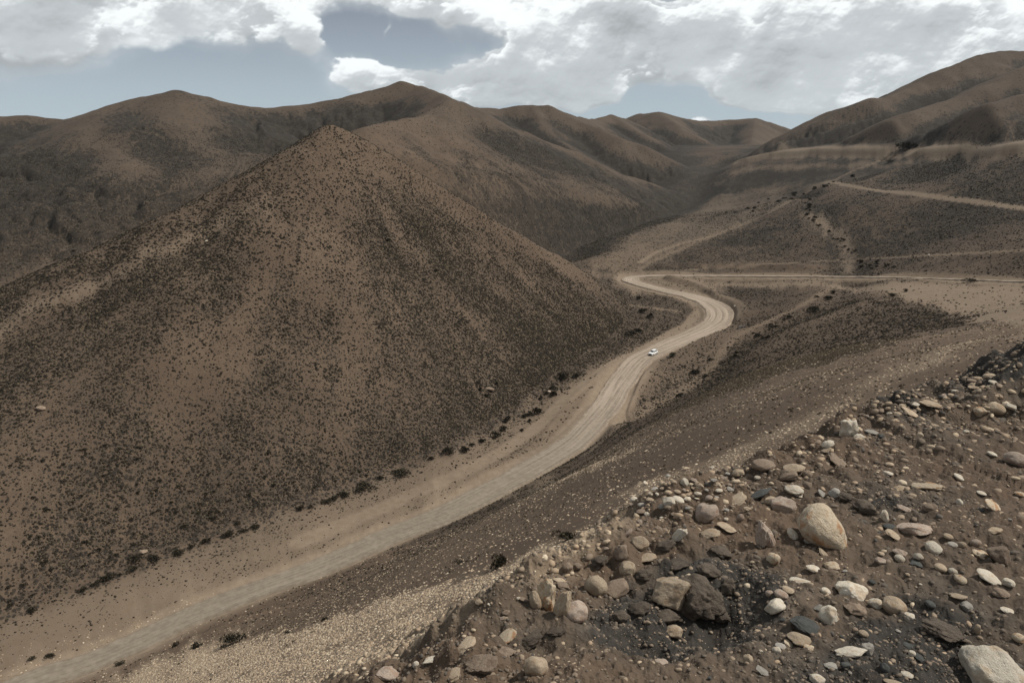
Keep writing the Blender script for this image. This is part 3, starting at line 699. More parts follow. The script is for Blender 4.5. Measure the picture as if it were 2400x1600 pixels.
SPECIAL_BUSH = [
 (415,1509,22,22,'dark upright bush on the grey bank beside the road, left one of a pair'),
 (462,1509,26,20,'dark rounded bush on the gravel bank, right of a pair beside the road'),
 (547,1496,44,28,'long dark bush spread along the top of the gravel bank beside the road'),
 (525,1471,30,14,'low flat dark bush on the grey bank above the long bush'),
 (281,1552,24,9,'flat dark bush hugging the near edge of the road, lowest in the picture'),
 (118,1535,19,11,'larger of two small bushes on bare ground above the road at lower left'),
 (76,1541,16,8,'smaller of two small bushes on bare ground above the road at lower left'),
 (759,1449,15,12,'small dark bush alone among pale stones on the near slope'),
 (674,1480,15,8,'small flat bush at the edge of the pale stone tongue'),
 (1166,1315,40,34,'big dark spiky bush on the near slope above the pale stones'),
 (1077,1317,20,9,'thin flat bush on the near slope beside the big spiky bush'),
 (1330,1253,50,26,'dark bush half buried in the stones of the near slope, below the rocky crest'),
 (1629,870,22,13,'single round dark bush on the flat between the road and the side track'),
 (1665,841,11,7,'small dark bush on the flat above the single round bush'),
 (1575,831,18,12,'olive green bush beside the road next to the white car'),
 (1849,741,14,10,'small dark bush at the lower end of the dry wash'),
 (1941,697,18,13,'large dark bush above the dry wash under the climbing road'),
 (1951,684,12,9,'smaller bush just above the large bush of the dry wash'),
 (1906,724,22,14,'broad dark bush midway down the dry wash'),
 (1915,694,10,7,'small round bush on the far side of the dry wash'),
 (2092,690,18,9,'dark bush on the near lip of the graded fill slope'),
 (2122,680,10,9,'small dark bush at the corner of the graded fill slope'),
 (2276,656,28,7,'long low bush on the edge of the climbing road'),
 (2126,340,40,24,'biggest dark bush, standing between the two bare cuttings'),
 (2018,611,13,9,'dark bush in the wash where the thin track crosses it'),
 (2017,624,11,8,'dark bush just below the track crossing in the wash'),
 (2086,378,13,6,'small dark bush under the bare cutting'),
 (1896,479,9,11,'dark upright bush at the head of the wash'),
 (1022,633,11,9,'largest single bush high on the face of the big hill'),
 (909,562,11,9,'dark bush on the right shoulder of the big hill'),
 (173,587,11,6,'dark bush on the left skyline ridge of the big hill'),
]
def px_bush(px, py, w, h):
    c = hit(px, py+h*.42)[0]; d = c[1]*CP-c[2]*SP
    return c, w*d/F_PX/1.9, h*d/F_PX/1.05
ordinal = ['first','second','third','fourth','fifth','sixth','seventh','eighth','ninth','tenth','eleventh','twelfth']
def nth(i): return ordinal[i] if i < 12 else '%dth' % (i+1)
fb = sorted(FOOT_BUSH)
for i, (px, py, w, h) in enumerate(fb):
    c, W_, H_ = px_bush(px, py, w, h)
    size = 'long low' if w > 2.2*h else ('large' if w >= 20 else ('middling' if w >= 14 else 'small'))
    near = 'along the lower edge strip' if px < 1000 else ('beside the bend of the apron' if px < 1380 else 'at its far end')
    if i < len(fb)//2: lab = '%s dark bush at the foot of the big hill, %s from its left end' % (size, nth(i))
    else: lab = '%s dark bush at the foot of the big hill, %s from its right end' % (size, nth(len(fb)-1-i))
    place_bush(c, W_, H_, lab, 'bushes along the foot of the big hill', i % 4, 'bush', i)
for i, (px, py, w, h, lab) in enumerate(SPECIAL_BUSH):
    c, W_, H_ = px_bush(px, py, w, h)
    place_bush(c, W_, H_, lab, None, 5 if 'olive' in lab else i % 4, 'bush', 200+i)
# the biggest of the scattered scrub, singly: along the wash, the far fan and the near slope
LINES = [([(1890,470),(1893,500),(1920,520),(1960,555),(1985,575),(2000,600)], 30, 8, 6, 'dark bush in the line that follows the edge of the dry wash', 'bushes along the dry wash'),
 ([(1690,510),(1760,490),(1850,460),(1960,425),(2080,385)], 26, 7, 6, 'dark bush in the string of bushes across the head of the fan', 'bushes across the fan'),
 ([(2010,605),(2060,640),(2040,600),(2100,635)], 14, 6, 6, 'small bush in the clump beside the track crossing', 'bushes by the track crossing'),
 ([(1500,990),(1760,800),(1840,745)], 20, 9, 8, 'small bush on the bank between side track and dense scrub strip', 'bushes on the bank')]
rl = random.Random(4); nb = 0
for pts, n, spread, size, lab, grp in LINES:
    D = densify(pts, 12)
    for k in range(n):
        q = D[rl.randrange(len(D))]; px = q[0]+rl.gauss(0, spread); py = q[1]+rl.gauss(0, spread*.5); w = size*(.7+.8*rl.random())
        c, W_, H_ = px_bush(px, py, w, w*.75); place_bush(c, W_, H_, lab, grp, rl.randrange(4), 'bush', 400+nb); nb += 1
# largest scattered ones on the lower face of the big hill
Ph, _ = scatter_cells(np.where((REG1 == 1) & (R1 < 260), DENS, 0), 90, 260, 900, np.random.default_rng(8))
pxh, pyh = project(Ph); okm = (pxh > 10) & (pxh < 2390) & (pyh > 300) & (pyh < 1590); Ph = Ph[okm]
order = np.argsort(np.hypot(Ph[:, 0], Ph[:, 1]))[:110]
for k, q in enumerate(order):
    w = .30+.24*rl.random(); place_bush(Ph[q], w, w*1.1, 'dark scrub bush scattered on the lower face of the big hill', 'scrub on the lower face of the big hill', rl.randrange(4), 'bush', 600+k)
# ------------------------------------------------------------------ stones
def rock_material(name, a, b_, stain, s_amt, dirt=.35):
    m, t, b = material(name, .85, .25)
    oi = t.new('ShaderNodeObjectInfo'); pos = t.new('ShaderNodeTexCoord').outputs['Object']
    p = t.vmath('ADD', pos, t.vmath('SCALE', (13.1, 7.7, 3.3), oi.outputs['Random']))
    n1 = t.noise(p, 1.3, 4, .6, .4); n2 = t.noise(p, 5., 5, .65); n3 = t.noise(p, 22., 3, .6)
    col = t.mix(t.ramp(n2, .3, .7), a, b_)
    col = t.mix(t.math('MULTIPLY', t.ramp(n1, .50, .62), s_amt), col, stain)
    col = t.mix(t.ramp(n3, .60, .72, 0, .45), col, t.mix(.6, col, (.09, .07, .055)))
    col = t.mix(t.ramp(n2, .58, .72, 0, dirt), col, (.15, .118, .088))
    nz = t.new('ShaderNodeSeparateXYZ'); t.l.new(t.new('ShaderNodeNewGeometry').outputs['Normal'], nz.inputs[0])
    v = t.math('ADD', .80, t.math('MULTIPLY', oi.outputs['Random'], .36))
    hs = t.new('ShaderNodeHueSaturation'); t.put(hs.inputs['Color'], col); t.put(hs.inputs['Value'], v)
    t.l.new(hs.outputs[0], b.inputs['Base Color'])
    bump(t, b, t.math('ADD', n3, t.math('MULTIPLY', n2, 1.5)), .5, .06)
    return m
RM = {'W': rock_material('cream_stone', (.50, .44, .35), (.60, .545, .45), (.42, .29, .17), .5),
      'T': rock_material('tan_stone', (.36, .28, .195), (.44, .355, .26), (.30, .19, .11), .5),
      'O': rock_material('rust_stained_stone', (.52, .44, .33), (.44, .35, .245), (.36, .20, .10), .9),
      'B': rock_material('brown_stone', (.20, .150, .108), (.26, .20, .15), (.15, .105, .075), .6),
      'G': rock_material('grey_stone', (.30, .275, .24), (.37, .345, .30), (.24, .20, .16), .4),
      'D': rock_material('dark_slate', (.060, .064, .062), (.095, .095, .088), (.05, .05, .045), .4, .2),
      'P': rock_material('pinkish_stone', (.33, .26, .205), (.41, .335, .27), (.29, .185, .13), .6),
      'E': rock_material('earth_clod', (.085, .067, .051), (.120, .095, .072), (.06, .048, .038), .6, .5)}
RM['K'] = rock_material('shaded_black_earth', (.030, .028, .025), (.052, .047, .040), (.022, .021, .019), .6, .4)  # black earth with the bank's shade in its colour
from mathutils import noise as mnoise
_ICO = {}
def ico(level):
    if level not in _ICO:
        bm = bmesh.new(); bmesh.ops.create_icosphere(bm, subdivisions=level, radius=1)
        _ICO[level] = (np.array([v.co[:] for v in bm.verts]), np.array([[v.index for v in f.verts] for f in bm.faces])); bm.free()
    return _ICO[level]
def rock_np(seed, kind, level):
    r = np.random.default_rng(seed); V, F = ico(level); V = V.copy()
    off = r.random(3)*50
    amp, fr, cuts, depth = {'round': (.15, 1.25, 8, .26), 'egg': (.10, 1.0, 5, .16), 'angular': (.15, 1.5, 11, .40), 'slab': (.16, 1.5, 10, .36), 'jagged': (.24, 1.8, 11, .40), 'clod': (.34, 1.5, 7, .35), 'drop': (.10, 1.2, 5, .2)}[kind]
    for k in range(cuts):
        n = r.normal(size=3); n /= np.linalg.norm(n); d = 1-depth*(.35+.65*r.random()); s = V@n-d
        V -= np.where(s > 0, s*.93, 0)[:, None]*n
    d = np.array([mnoise.fractal(Vector(v*fr+off), 1., 2.1, 4) for v in V])
    if kind in ('clod', 'jagged'): d = d+np.array([.45*abs(mnoise.noise(Vector(v*4.2+off)))+.22*abs(mnoise.noise(Vector(v*11+off)))+.10*mnoise.noise(Vector(v*27+off)) for v in V])
    V = V*(1+amp*d)[:, None]
    if kind == 'drop':
        tpr = np.clip((V[:, 0]+1)/2, 0, 1); V[:, 1] *= 1-.45*tpr**1.8; V[:, 2] *= 1-.45*tpr**1.8
    return V/np.abs(V).max(0), F
ROCKS = []
def add_rock(px, py, w, h, tilt, col, kind, label, name=None, group=None, sink=.25, mesh=None, level=None):
    base = hit(px, py+h*.32)[0]; dep = base[1]*CP-base[2]*SP
    dx, dy, dz = rays(px, py); c = np.array([dx, dy, dz])*dep; c[2] -= .11*h*dep/F_PX
    dep_el = math.asin(-c[2]/np.linalg.norm(c))
    a = w*dep/F_PX/2; H = h*dep/F_PX/2
    b = min(.85*a, .95*H/max(math.sin(dep_el), .2)); b = max(b, .45*min(a, H))
    cz = math.sqrt(max(H*H-(b*math.sin(dep_el))**2, (.45*H)**2))/math.cos(dep_el)
    sd = 1000+len(ROCKS)
    nm = name or {'slab': 'flat_stone', 'clod': 'earth_clod'}.get(kind, 'boulder' if max(w, h) > 44 else 'cobble')
    if mesh is None:
        lv = level or (5 if max(w, h) > 75 else 4 if max(w, h) > 26 else 3)
        V, F = rock_np(sd, kind, lv); me = mesh_np(nm, V, F); me.materials.append(RM[col])
    else: me = mesh
    o = obj(nm, me)
    view = Vector((dx, dy, 0)).normalized(); yaw = math.atan2(-view.x, view.y)
    # turn the stone about the line of sight so that it lies at the slant it has in the picture
    Rm = Matrix.Rotation(R(tilt), 3, Vector((dx, dy, dz)).normalized()*-1) @ Matrix.Rotation(yaw, 3, 'Z')
    S = Matrix.Diagonal((a, b, cz))
    o.matrix_world = Matrix.Translation(Vector(c)) @ (Rm @ S).to_4x4()
    ROCKS.append((o, px, py, w, h, col, kind, label, group)); return o
CN = {'K': 'black', 'W': 'cream white', 'T': 'tan', 'O': 'rust-stained', 'B': 'brown', 'G': 'grey', 'D': 'dark slate', 'P': 'pinkish', 'E': 'dark earthy'}
KN = {'round': 'rounded', 'egg': 'smooth egg-shaped', 'angular': 'angular', 'slab': 'flat', 'jagged': 'jagged', 'clod': 'crumbly', 'drop': 'tapering'}
# the stones that stand out: px, py, w, h, slant, colour, shape, label
HERO = [
 (1475,1372,38,30,10,'E','clod','small dark clod between the brown split boulder and the flat-faced tan one'),
 (1500,1425,58,36,18,'E','clod','crumbling clod on the near side of the brown split boulder'),
 (1455,1440,46,32,-10,'E','clod','dark clod below the leaning pinkish boulder'),
 (1560,1440,70,44,8,'E','clod','dark clod hanging under the flat-faced tan boulder'),
 (1660,1330,64,36,-14,'E','clod','earth clod on top of the huge crumbling one'),
 (1592,1318,66,30,10,'E','clod','earth clod capping the flat-faced tan boulder'),
 (1705,1372,44,46,-30,'E','clod','earth clod at the right side of the huge crumbling one'),
 (1690,1440,52,34,-12,'E','clod','earth clod at the lower right of the hollow'),
 (1510,1345,44,28,12,'E','clod','earth clod above the brown split boulder'),
 (1240,1495,80,36,22,'E','clod','dark earth lump just above the lone rounded boulder'),
 (1300,1478,54,26,10,'E','clod','dark earth lump below the leaning slab'),
 (1405,1312,46,28,20,'E','clod','earth clod left of the dark brown block'),
 (1560,1275,50,30,28,'E','clod','earth clod left of the propped pale slab'),
 (1690,1290,58,30,-8,'E','clod','earth clod under the jagged pinkish boulder'),
 (2030,1185,60,34,-10,'E','clod','dark earth lump right of the biggest pale boulder'),
 (1985,1165,44,26,-16,'E','clod','dark earth lump above the biggest pale boulder'),
 (1934,1230,136,98,-40,'O','drop','biggest pale boulder, cream with a rust orange side, tapering to the right'),
 (1577,1377,104,84,12,'T','angular','broad flat-faced tan boulder stuck in the dark earth clod'),
 (1632,1392,150,120,-8,'E','clod','huge dark crumbling earth clod overhanging a hollow on the berm'),
 (1996,1380,76,54,-8,'W','round','big white knobbly boulder sitting on a brown stone'),
 (2004,1424,52,28,0,'B','angular','brown stone wedged under the big white knobbly boulder'),
 (1941,1437,48,50,-20,'W','round','cream boulder with a crack, in front of the big white knobbly boulder'),
 (2096,1415,58,44,-10,'T','egg','smooth tan oval boulder beside a small white cobble'),
 (2054,1411,36,28,0,'W','round','white cobble touching the smooth tan oval boulder'),
 (2326,1560,160,112,-24,'W','round','largest cream boulder at the bottom right corner'),
 (2356,1592,92,50,-12,'W','egg','cream boulder cut by the bottom edge, in front of the largest cream boulder'),
 (1793,1252,46,84,14,'P','jagged','jagged pinkish brown boulder standing on end'),
 (1813,1305,32,30,0,'O','round','round stone at the lower end of the jagged pinkish boulder'),
 (1834,1180,62,42,18,'P','angular','angular reddish boulder behind the biggest pale boulder'),
 (1989,1003,46,66,8,'W','jagged','upright knobbly pale limestone boulder on the berm crest'),
 (2013,1023,30,20,20,'W','round','white cobble at the foot of the upright limestone boulder'),
 (2335,955,43,29,-6,'T','egg','big smooth egg-shaped boulder on the far right dirt, next to a rusty stone'),
 (2296,962,31,26,0,'O','round','rusty orange boulder leaning against the smooth egg-shaped boulder'),
 (2367,950,30,14,-10,'W','angular','flat white stone behind the smooth egg-shaped boulder'),
 (1255,1556,62,54,-6,'T','round','lone rounded boulder casting a shadow at the bottom centre'),
 (1279,1386,54,100,4,'O','jagged','tall pointed two-tone boulder standing upright on the berm'),
 (1253,1402,30,50,12,'T','round','tan stone leaning behind the tall pointed boulder'),
 (1320,1412,40,76,-22,'T','slab','leaning tan slab right of the tall pointed boulder'),
 (1350,1428,62,54,24,'P','round','pinkish boulder propped on the leaning tan slab'),
 (1396,1370,56,52,-10,'T','egg','smooth greyish tan egg-shaped boulder above the leaning slab'),
 (1442,1379,72,44,28,'B','angular','brown split boulder right of the smooth greyish boulder'),
 (1457,1293,42,48,10,'B','angular','dark brown block on the berm next to a split tan block'),
 (1501,1270,46,36,-8,'T','angular','split tan block beside the dark brown block'),
 (1580,1477,42,34,0,'T','round','rounded stone in the hollow below the earth clod'),
 (1470,1328,40,36,20,'T','round','half-buried stone above the brown split boulder'),
 (1512,1304,64,20,14,'T','slab','long flat slab capping the half-buried stone'),
 (1663,1247,50,24,12,'T','slab','pale slab propped above the earth clod'),
 (1593,1249,26,50,-42,'W','slab','pale slab standing on edge left of the propped slab'),
 (1330,1328,26,28,0,'B','round','brown cobble above the tall pointed boulder'),
 (1353,1325,24,18,0,'B','round','brown cobble right of the one above the tall pointed boulder'),
 (1312,1358,34,10,-6,'O','slab','thin orange sliver beside the tip of the tall pointed boulder'),
 (1320,1370,38,22,-24,'B','angular','brown stone leaning against the tall pointed boulder'),
 (1471,1247,32,14,38,'P','slab','pale pink slab lying on the slope above the dark brown block'),
 (1185,1489,58,32,34,'O','round','slanting orange brown boulder below the scree'),
 (1159,1520,15,16,0,'B','round','dark pebble under the slanting orange brown boulder'),
 (1090,1509,60,32,34,'T','slab','long tan slab slanting up the berm'),
 (911,1574,62,32,0,'P','round','domed pale boulder half buried at the bottom left of the berm'),
 (975,1556,17,19,0,'W','egg','white egg-shaped cobble next to a long white stone'),
 (1011,1543,44,14,14,'W','round','long white stone lying beside the white cobble'),
 (1062,1580,46,24,34,'T','angular','tan slanting stone at the very bottom of the berm'),
 (1126,1552,86,44,10,'B','clod','brown earthy mound left of the lone rounded boulder'),
 (1188,1524,52,26,-8,'B','clod','brown earthy lump above the lone rounded boulder'),
 (1549,1549,38,22,-14,'P','angular','pinkish white broken stone on bare dirt below the hollow'),
 (1858,1250,34,20,-48,'W','egg','cream oval cobble left of the biggest pale boulder'),
 (1896,1264,24,18,-8,'W','round','small cream cobble under the biggest pale boulder'),
 (1887,1249,20,11,0,'D','angular','dark wet stone under the biggest pale boulder'),
 (1931,1295,36,17,-44,'T','slab','tan brick-shaped stone below the biggest pale boulder'),
 (1950,1324,36,24,8,'O','round','orange tan cobble below the brick-shaped stone'),
 (1906,1330,34,16,-4,'W','egg','cream oval cobble left of the orange tan cobble'),
 (1874,1358,50,13,2,'W','drop','thin cream sliver of stone lying level on the dirt'),
 (1831,1390,34,22,-18,'P','egg','pale pink cobble on top of a white triangular stone'),
 (1847,1380,30,16,-16,'T','egg','tan cobble behind the pale pink cobble'),
 (1803,1388,19,18,0,'P','round','brownish pink cobble left of the pale pink cobble'),
 (1818,1416,54,38,16,'W','angular','white triangular stone in the group of four'),
 (1935,1384,24,18,-34,'W','round','cream cobble left of the big white knobbly boulder'),
 (1916,1423,28,17,40,'G','angular','grey cobble left of the cracked cream boulder'),
 (1702,1232,50,18,-16,'T','slab','arched tan slab on the berm crest left of the jagged boulder'),
 (1735,1211,18,22,-24,'P','round','pinkish cobble above the arched tan slab'),
 (1724,1170,76,30,36,'T','slab','long pale slab slanting across the berm crest'),
 (1652,1197,66,44,26,'P','angular','pinkish broken slab left of the long pale slab'),
 (1784,1153,58,18,32,'D','slab','dark slab standing in for the shadow of an overhang beside the long pale slab'),  # dark stone put in for the shadow under the overhang
 (1807,1171,30,20,10,'T','round','tan cobble left of the angular reddish boulder'),
 (1862,1145,46,24,-4,'W','round','cream boulder with an orange edge beyond the reddish boulder'),
 (1892,1137,24,22,16,'B','angular','brown wedge beside the cream orange-edged boulder'),
 (1872,1158,28,10,-12,'W','egg','small cream stone in front of the cream orange-edged boulder'),
 (1789,1086,56,30,2,'B','egg','brown domed boulder with a dark face on the berm crest'),
 (1861,1094,52,24,8,'T','round','tan boulder on the crest right of the brown domed boulder'),
 (1851,1114,48,26,16,'B','angular','brown boulder under the tan crest boulder'),
 (1893,1110,24,22,-14,'B','egg','brown egg-shaped cobble right of the tan crest boulder'),
 (1775,1118,16,11,0,'W','egg','small cream cobble below the brown domed boulder'),
 (1731,1106,30,20,6,'T','round','yellowish cobble left of the brown domed boulder'),
 (1603,1129,23,23,10,'W','angular','white angular block at the edge of the scree'),
 (1567,1173,32,26,0,'W','round','cream cobble leading the heap of stones on the scree edge'),
 (1590,1169,30,17,-22,'W','egg','cream cobble right of the one leading the heap'),
 (1552,1186,22,12,0,'G','egg','grey cobble left of the heap of stones'),
 (1965,1079,60,22,-34,'B','slab','long brown slab slanting right of the crest stones'),
 (2172,942,66,14,-5,'T','slab','long flat tan slab on the far crest'),
 (2143,946,30,11,-4,'W','slab','white flat stone at the end of the long flat tan slab'),
 (2132,964,42,13,-26,'T','slab','tan slab slanting below the white flat stone'),
 (2199,952,28,12,-10,'B','angular','brown stone under the long flat tan slab'),
 (2156,1019,18,17,0,'O','round','orange tan cobble next to a small dark hole'),
 (2264,1011,15,10,0,'W','angular','small white stone on the dirt below the rusty boulder'),
 (2082,1107,26,13,-8,'W','angular','white stone alone in the middle of the dirt'),
 (2085,1087,20,11,0,'T','egg','tan cobble just above the lone white stone'),
 (2248,1116,28,13,-26,'W','egg','cream oval cobble on open dirt above the arched stone'),
 (2176,1137,74,20,4,'O','slab','arched white and orange slab half buried in dirt'),
 (2108,1143,42,17,6,'T','angular','tan broken stone left of the arched slab'),
 (2326,1063,25,12,-18,'W','slab','cream flake on the dirt near the right edge'),
 (2384,1074,58,40,-8,'P','round','orange pink boulder cut by the right edge'),
 (2320,880,30,14,4,'T','egg','tan egg-shaped stone topping the far heap on the crest'),
 (2293,886,24,10,0,'T','egg','tan stone left of the one topping the far heap'),
 (2277,891,24,10,0,'B','egg','brown stone at the left of the far heap'),
 (2333,896,30,10,-12,'W','egg','cream stone in front of the far heap'),
 (2288,907,36,11,0,'T','slab','flat tan stone below the far heap'),
 (2239,916,22,10,-8,'W','egg','cream cobble between the far heap and the flat slab'),
 (2215,926,20,11,0,'P','round','pinkish cobble near the end of the long flat tan slab'),
 (2229,925,16,9,0,'T','egg','tan cobble touching the pinkish cobble on the far crest'),
 (2152,922,22,10,4,'B','slab','brown stone at the edge of the dark bank'),
 (2043,1011,34,10,-6,'G','slab','grey flat stone right of the upright limestone boulder'),
 (2065,1021,18,11,0,'D','angular','dark stone right of the grey flat stone'),
 (2192,996,28,8,-8,'T','slab','yellowish flake on the dirt below the long flat tan slab'),
 (1940,1039,30,20,22,'W','round','cream stone on the crest left of the upright limestone boulder'),
 (1936,1054,30,13,24,'T','slab','tan flake under the cream crest stone'),
 (1957,1156,32,30,-20,'G','angular','grey broken stone above the biggest pale boulder'),
 (1927,1156,26,12,-40,'G','slab','grey flake left of the grey broken stone'),
 (2074,1207,17,31,14,'W','round','cream peg-like stone standing on end'),
 (2119,1190,36,16,-18,'P','angular','pinkish white wedge above the tan block'),
 (2180,1188,34,24,8,'B','round','brownish grey boulder right of the pinkish wedge'),
 (2086,1232,32,14,0,'D','egg','dark grey cobble between peg stone and tan block'),
 (2091,1250,38,17,-28,'T','slab','tan and dark stone slanting under the dark grey cobble'),
 (2142,1234,78,36,6,'P','angular','squared pinkish tan block in the middle of the dirt'),
 (2192,1284,48,30,-24,'W','drop','cream teardrop stone with a tail to the right'),
 (2222,1255,24,14,-8,'T','egg','tan cobble above the dark grey cobble pair'),
 (2234,1275,26,15,-6,'G','egg','grey cobble right of the teardrop stone'),
 (2256,1275,19,16,0,'T','egg','tan cobble right of the grey cobble'),
 (2287,1270,25,19,14,'P','egg','pinkish cream cobble left of the square grey block'),
 (2342,1296,56,54,-26,'B','angular','square reddish grey block near the right edge'),
 (2300,1297,42,22,-10,'O','jagged','orange stone leaning on the square grey block'),
 (2318,1349,58,25,-23,'W','egg','flat white oval boulder below the square block'),
 (2363,1363,31,22,-10,'W','angular','white knobbly cobble right of the flat white oval'),
 (2205,1328,30,19,-14,'T','egg','tan oval cobble right of the dark flat stone'),
 (2233,1337,23,18,0,'W','round','cream cobble right of the tan oval cobble'),
 (2252,1355,33,20,-22,'O','egg','orange cobble left of the flat white oval'),
 (2344,1387,42,24,-4,'B','round','dark brown boulder below the white knobbly cobble'),
 (2130,1441,27,15,0,'W','angular','white stone under the smooth tan oval boulder'),
 (2181,1414,25,17,-18,'D','egg','dark teal cobble in the dirt right of the smooth tan oval'),
 (2245,1395,42,13,4,'T','slab','tan pink stone lying level below the orange cobble'),
 (2268,1420,34,22,-28,'G','angular','greenish grey stone below the tan pink one'),
 (2365,1429,38,14,-8,'W','angular','cream flat stone near the right edge below the dark brown boulder'),
 (2109,1291,34,17,-10,'P','angular','pale brown stone at the top of a small cluster'),
 (2109,1307,26,19,-18,'W','egg','cream cobble in the small cluster'),
 (2067,1313,30,18,-10,'P','round','brown pink stone left of the small cluster'),
 (2153,1302,26,20,0,'W','angular','white stone resting on a dark flat one'),
 (2148,1320,40,18,-4,'D','angular','dark flat stone under the white one'),
 (2065,1296,16,10,0,'O','egg','orange pebble left of the small cluster'),
 (2329,1184,48,20,-30,'O','egg','orange cream boulder with a dark pool of earth under it'),
 (2249,1176,16,21,22,'W','round','cream cobble standing on end left of the orange cream boulder'),
 (2300,1154,23,10,-8,'W','egg','cream stone above the orange cream boulder'),
 (2392,1156,26,11,-4,'O','egg','orange tan stone at the right edge'),
 (2331,1242,38,18,18,'T','slab','yellowish arched stone above the square block'),
 (1874,1494,60,32,-8,'T','round','tan cream boulder with a small red stone in front'),
 (1896,1516,25,17,8,'O','angular','red orange stone in front of the tan cream boulder'),
 (1848,1505,26,12,-26,'O','slab','orange flake left of the tan cream boulder'),
 (1820,1521,22,20,0,'W','round','white cobble left of the orange flake'),
 (1829,1511,27,14,-6,'G','round','grey white stone behind the white cobble'),
 (1892,1462,84,36,-20,'D','slab','wide greenish dark slate slab'),
 (1995,1524,74,24,16,'W','slab','white and brown slab half buried at the bottom'),
 (2035,1516,30,36,10,'G','angular','greyish white stone at the end of the half-buried slab'),
 (1946,1557,32,20,0,'G','angular','greyish white stone below the half-buried slab'),
 (1916,1588,36,26,0,'W','round','cream stone at the bottom edge under the dirt'),
 (2024,1482,25,16,-14,'T','egg','tan cobble left of the dark earth lump'),
 (2209,1468,112,46,-8,'E','clod','low dark earth lump above the largest cream boulder'),
 (1753,1541,25,24,0,'T','angular','greyish tan stone set in bare dirt at the bottom'),
 (1789,1572,42,15,-30,'G','slab','grey slab slanting in the bare dirt at the bottom'),
 (2388,1492,30,21,-6,'O','egg','orange tan cobble at the right edge above the largest cream boulder'),
 (2291,1473,17,26,0,'T','angular','tan stone standing by the right end of the dark earth lump'),
 (2131,1511,28,14,-10,'D','angular','black shiny stone left of the largest cream boulder'),
 (2158,1540,30,15,-20,'D','egg','black stone below the black shiny one'),
 (2138,1530,17,17,0,'W','round','cream cobble between two black stones'),
 (2126,1578,28,15,-8,'W','egg','white cobble near the bottom edge left of the largest cream boulder'),
 (2074,1562,24,28,10,'D','angular','dark green stone at the bottom'),
 (2098,1599,52,14,0,'T','egg','tan stone cut by the bottom edge'),
 (1982,1556,24,18,0,'D','angular','blue black stone below the half-buried slab'),
]
for (px, py, w, h, tl, cl, kd, lab) in HERO:
    add_rock(px, py, w, h, tl, cl, kd, lab)
# ordinary stones of the heap, along the crest and in the dirt: coarse kinds told apart only in groups
rr_ = np.random.default_rng(77); PROTO = {}
for kd in ('round', 'egg', 'angular', 'slab'):
    for q in range(3):
        for cl in 'WTOBGPD':
            V, F = rock_np(3000+q*17+len(kd), kd, 3); PROTO[kd, q, cl] = None
def proto(kd, q, cl):
    if PROTO[kd, q, cl] is None:
        V, F = rock_np(3000+q*17+len(kd), kd, 3); me = mesh_np('cobble', V, F); me.materials.append(RM[cl]); PROTO[kd, q, cl] = me
    return PROTO[kd, q, cl]
def loose(n, region, sizes, cols, group, where):
    k = 0; tries = 0
    while k < n and tries < 4000:
        tries += 1
        px, py = region()
        if not (0 < px < 2400 and 0 < py < 1600) or any(abs(px-q[1]) < (q[3]*.5+5) and abs(py-q[2]) < (q[4]*.5+5) for q in ROCKS): continue
        w = sizes[0]+(sizes[1]-sizes[0])*rr_.random()**2; kd = rr_.choice(['round', 'egg', 'angular', 'slab'], p=[.3, .4, .2, .1]); cl = rr_.choice(list(cols))
        add_rock(px, py, w, w*(.5+.25*rr_.random())*(.6 if kd == 'slab' else 1), rr_.normal(-6, 16), cl, kd,
                 '%s %s cobble %s' % (CN[cl], KN[kd], where), 'cobble', group, mesh=proto(kd, int(rr_.integers(3)), cl)); k += 1
crest = np.array([(1010,1525),(1240,1350),(1430,1262),(1600,1160),(1780,1085),(1960,1005),(2080,950),(2200,905)])
def on_crest():
    u = rr_.random(); x = np.interp(u, np.linspace(0, 1, 8), crest[:, 0]); return x+rr_.normal(0, 22), np.interp(x, crest[:, 0], crest[:, 1])+rr_.normal(10, 16)
def heap(): return rr_.normal(1630, 62), rr_.normal(1160, 22)
def in_dirt():
    u = rr_.random(); return 1650+u*740, (1330-u*330)+rr_.random()*(260+u*300)
loose(42, heap, (11, 24), 'WWTTPG', 'stones heaped on the scree edge', 'in the heap at the scree edge')
loose(30, on_crest, (10, 26), 'WTTPBB', 'stones along the berm crest', 'strewn along the crest of the berm')
loose(30, in_dirt, (8, 18), 'WWTTOGPD', 'cobbles loose in the dirt', 'lying loose in the dirt of the pull-out')
# labels of the stones
for (o, px, py, w, h, cl, kd, lab, grp) in ROCKS: tag(o, lab, 'clod' if kd == 'clod' else 'stone', grp)
print('stones', len(ROCKS))
# gravel: everything smaller
def pebble_protos(level, seed, n=8):
    out = []
    for q in range(n):
        V, F = rock_np(seed+q, ('round', 'egg', 'angular')[q % 3], level); out.append((V, F))
    return out
def gravel_material():
    m, t, b = material('gravel', .9, .15); ti = t.attr('tint')
    r = t.new('ShaderNodeValToRGB'); t.l.new(ti, r.inputs[0]); e = r.color_ramp.elements
    e[0].position = 0; e[0].color = (.075, .068, .06, 1); e[1].position = 1; e[1].color = (.56, .47, .35, 1)
    for p_, c_ in ((.14, (.13, .105, .08)), (.30, (.19, .145, .108)), (.48, (.29, .225, .16)), (.62, (.36, .265, .18)), (.80, (.44, .35, .245))):
        x = e.new(p_); x.color = c_+(1,)
    pos = t.new('ShaderNodeNewGeometry').outputs['Position']
    t.l.new(t.mix(t.ramp(t.noise(pos, 40, 3), .35, .7, 0, .4), r.outputs[0], (.20, .155, .115)), b.inputs['Base Color'])
    return m
M_GRAVEL = gravel_material()
PB2, PB1 = pebble_protos(2, 5000), pebble_protos(1, 6000)
rg = np.random.default_rng(31)
inner = np.where(gsd > -.5, 1., .0)*(R1 < 16)
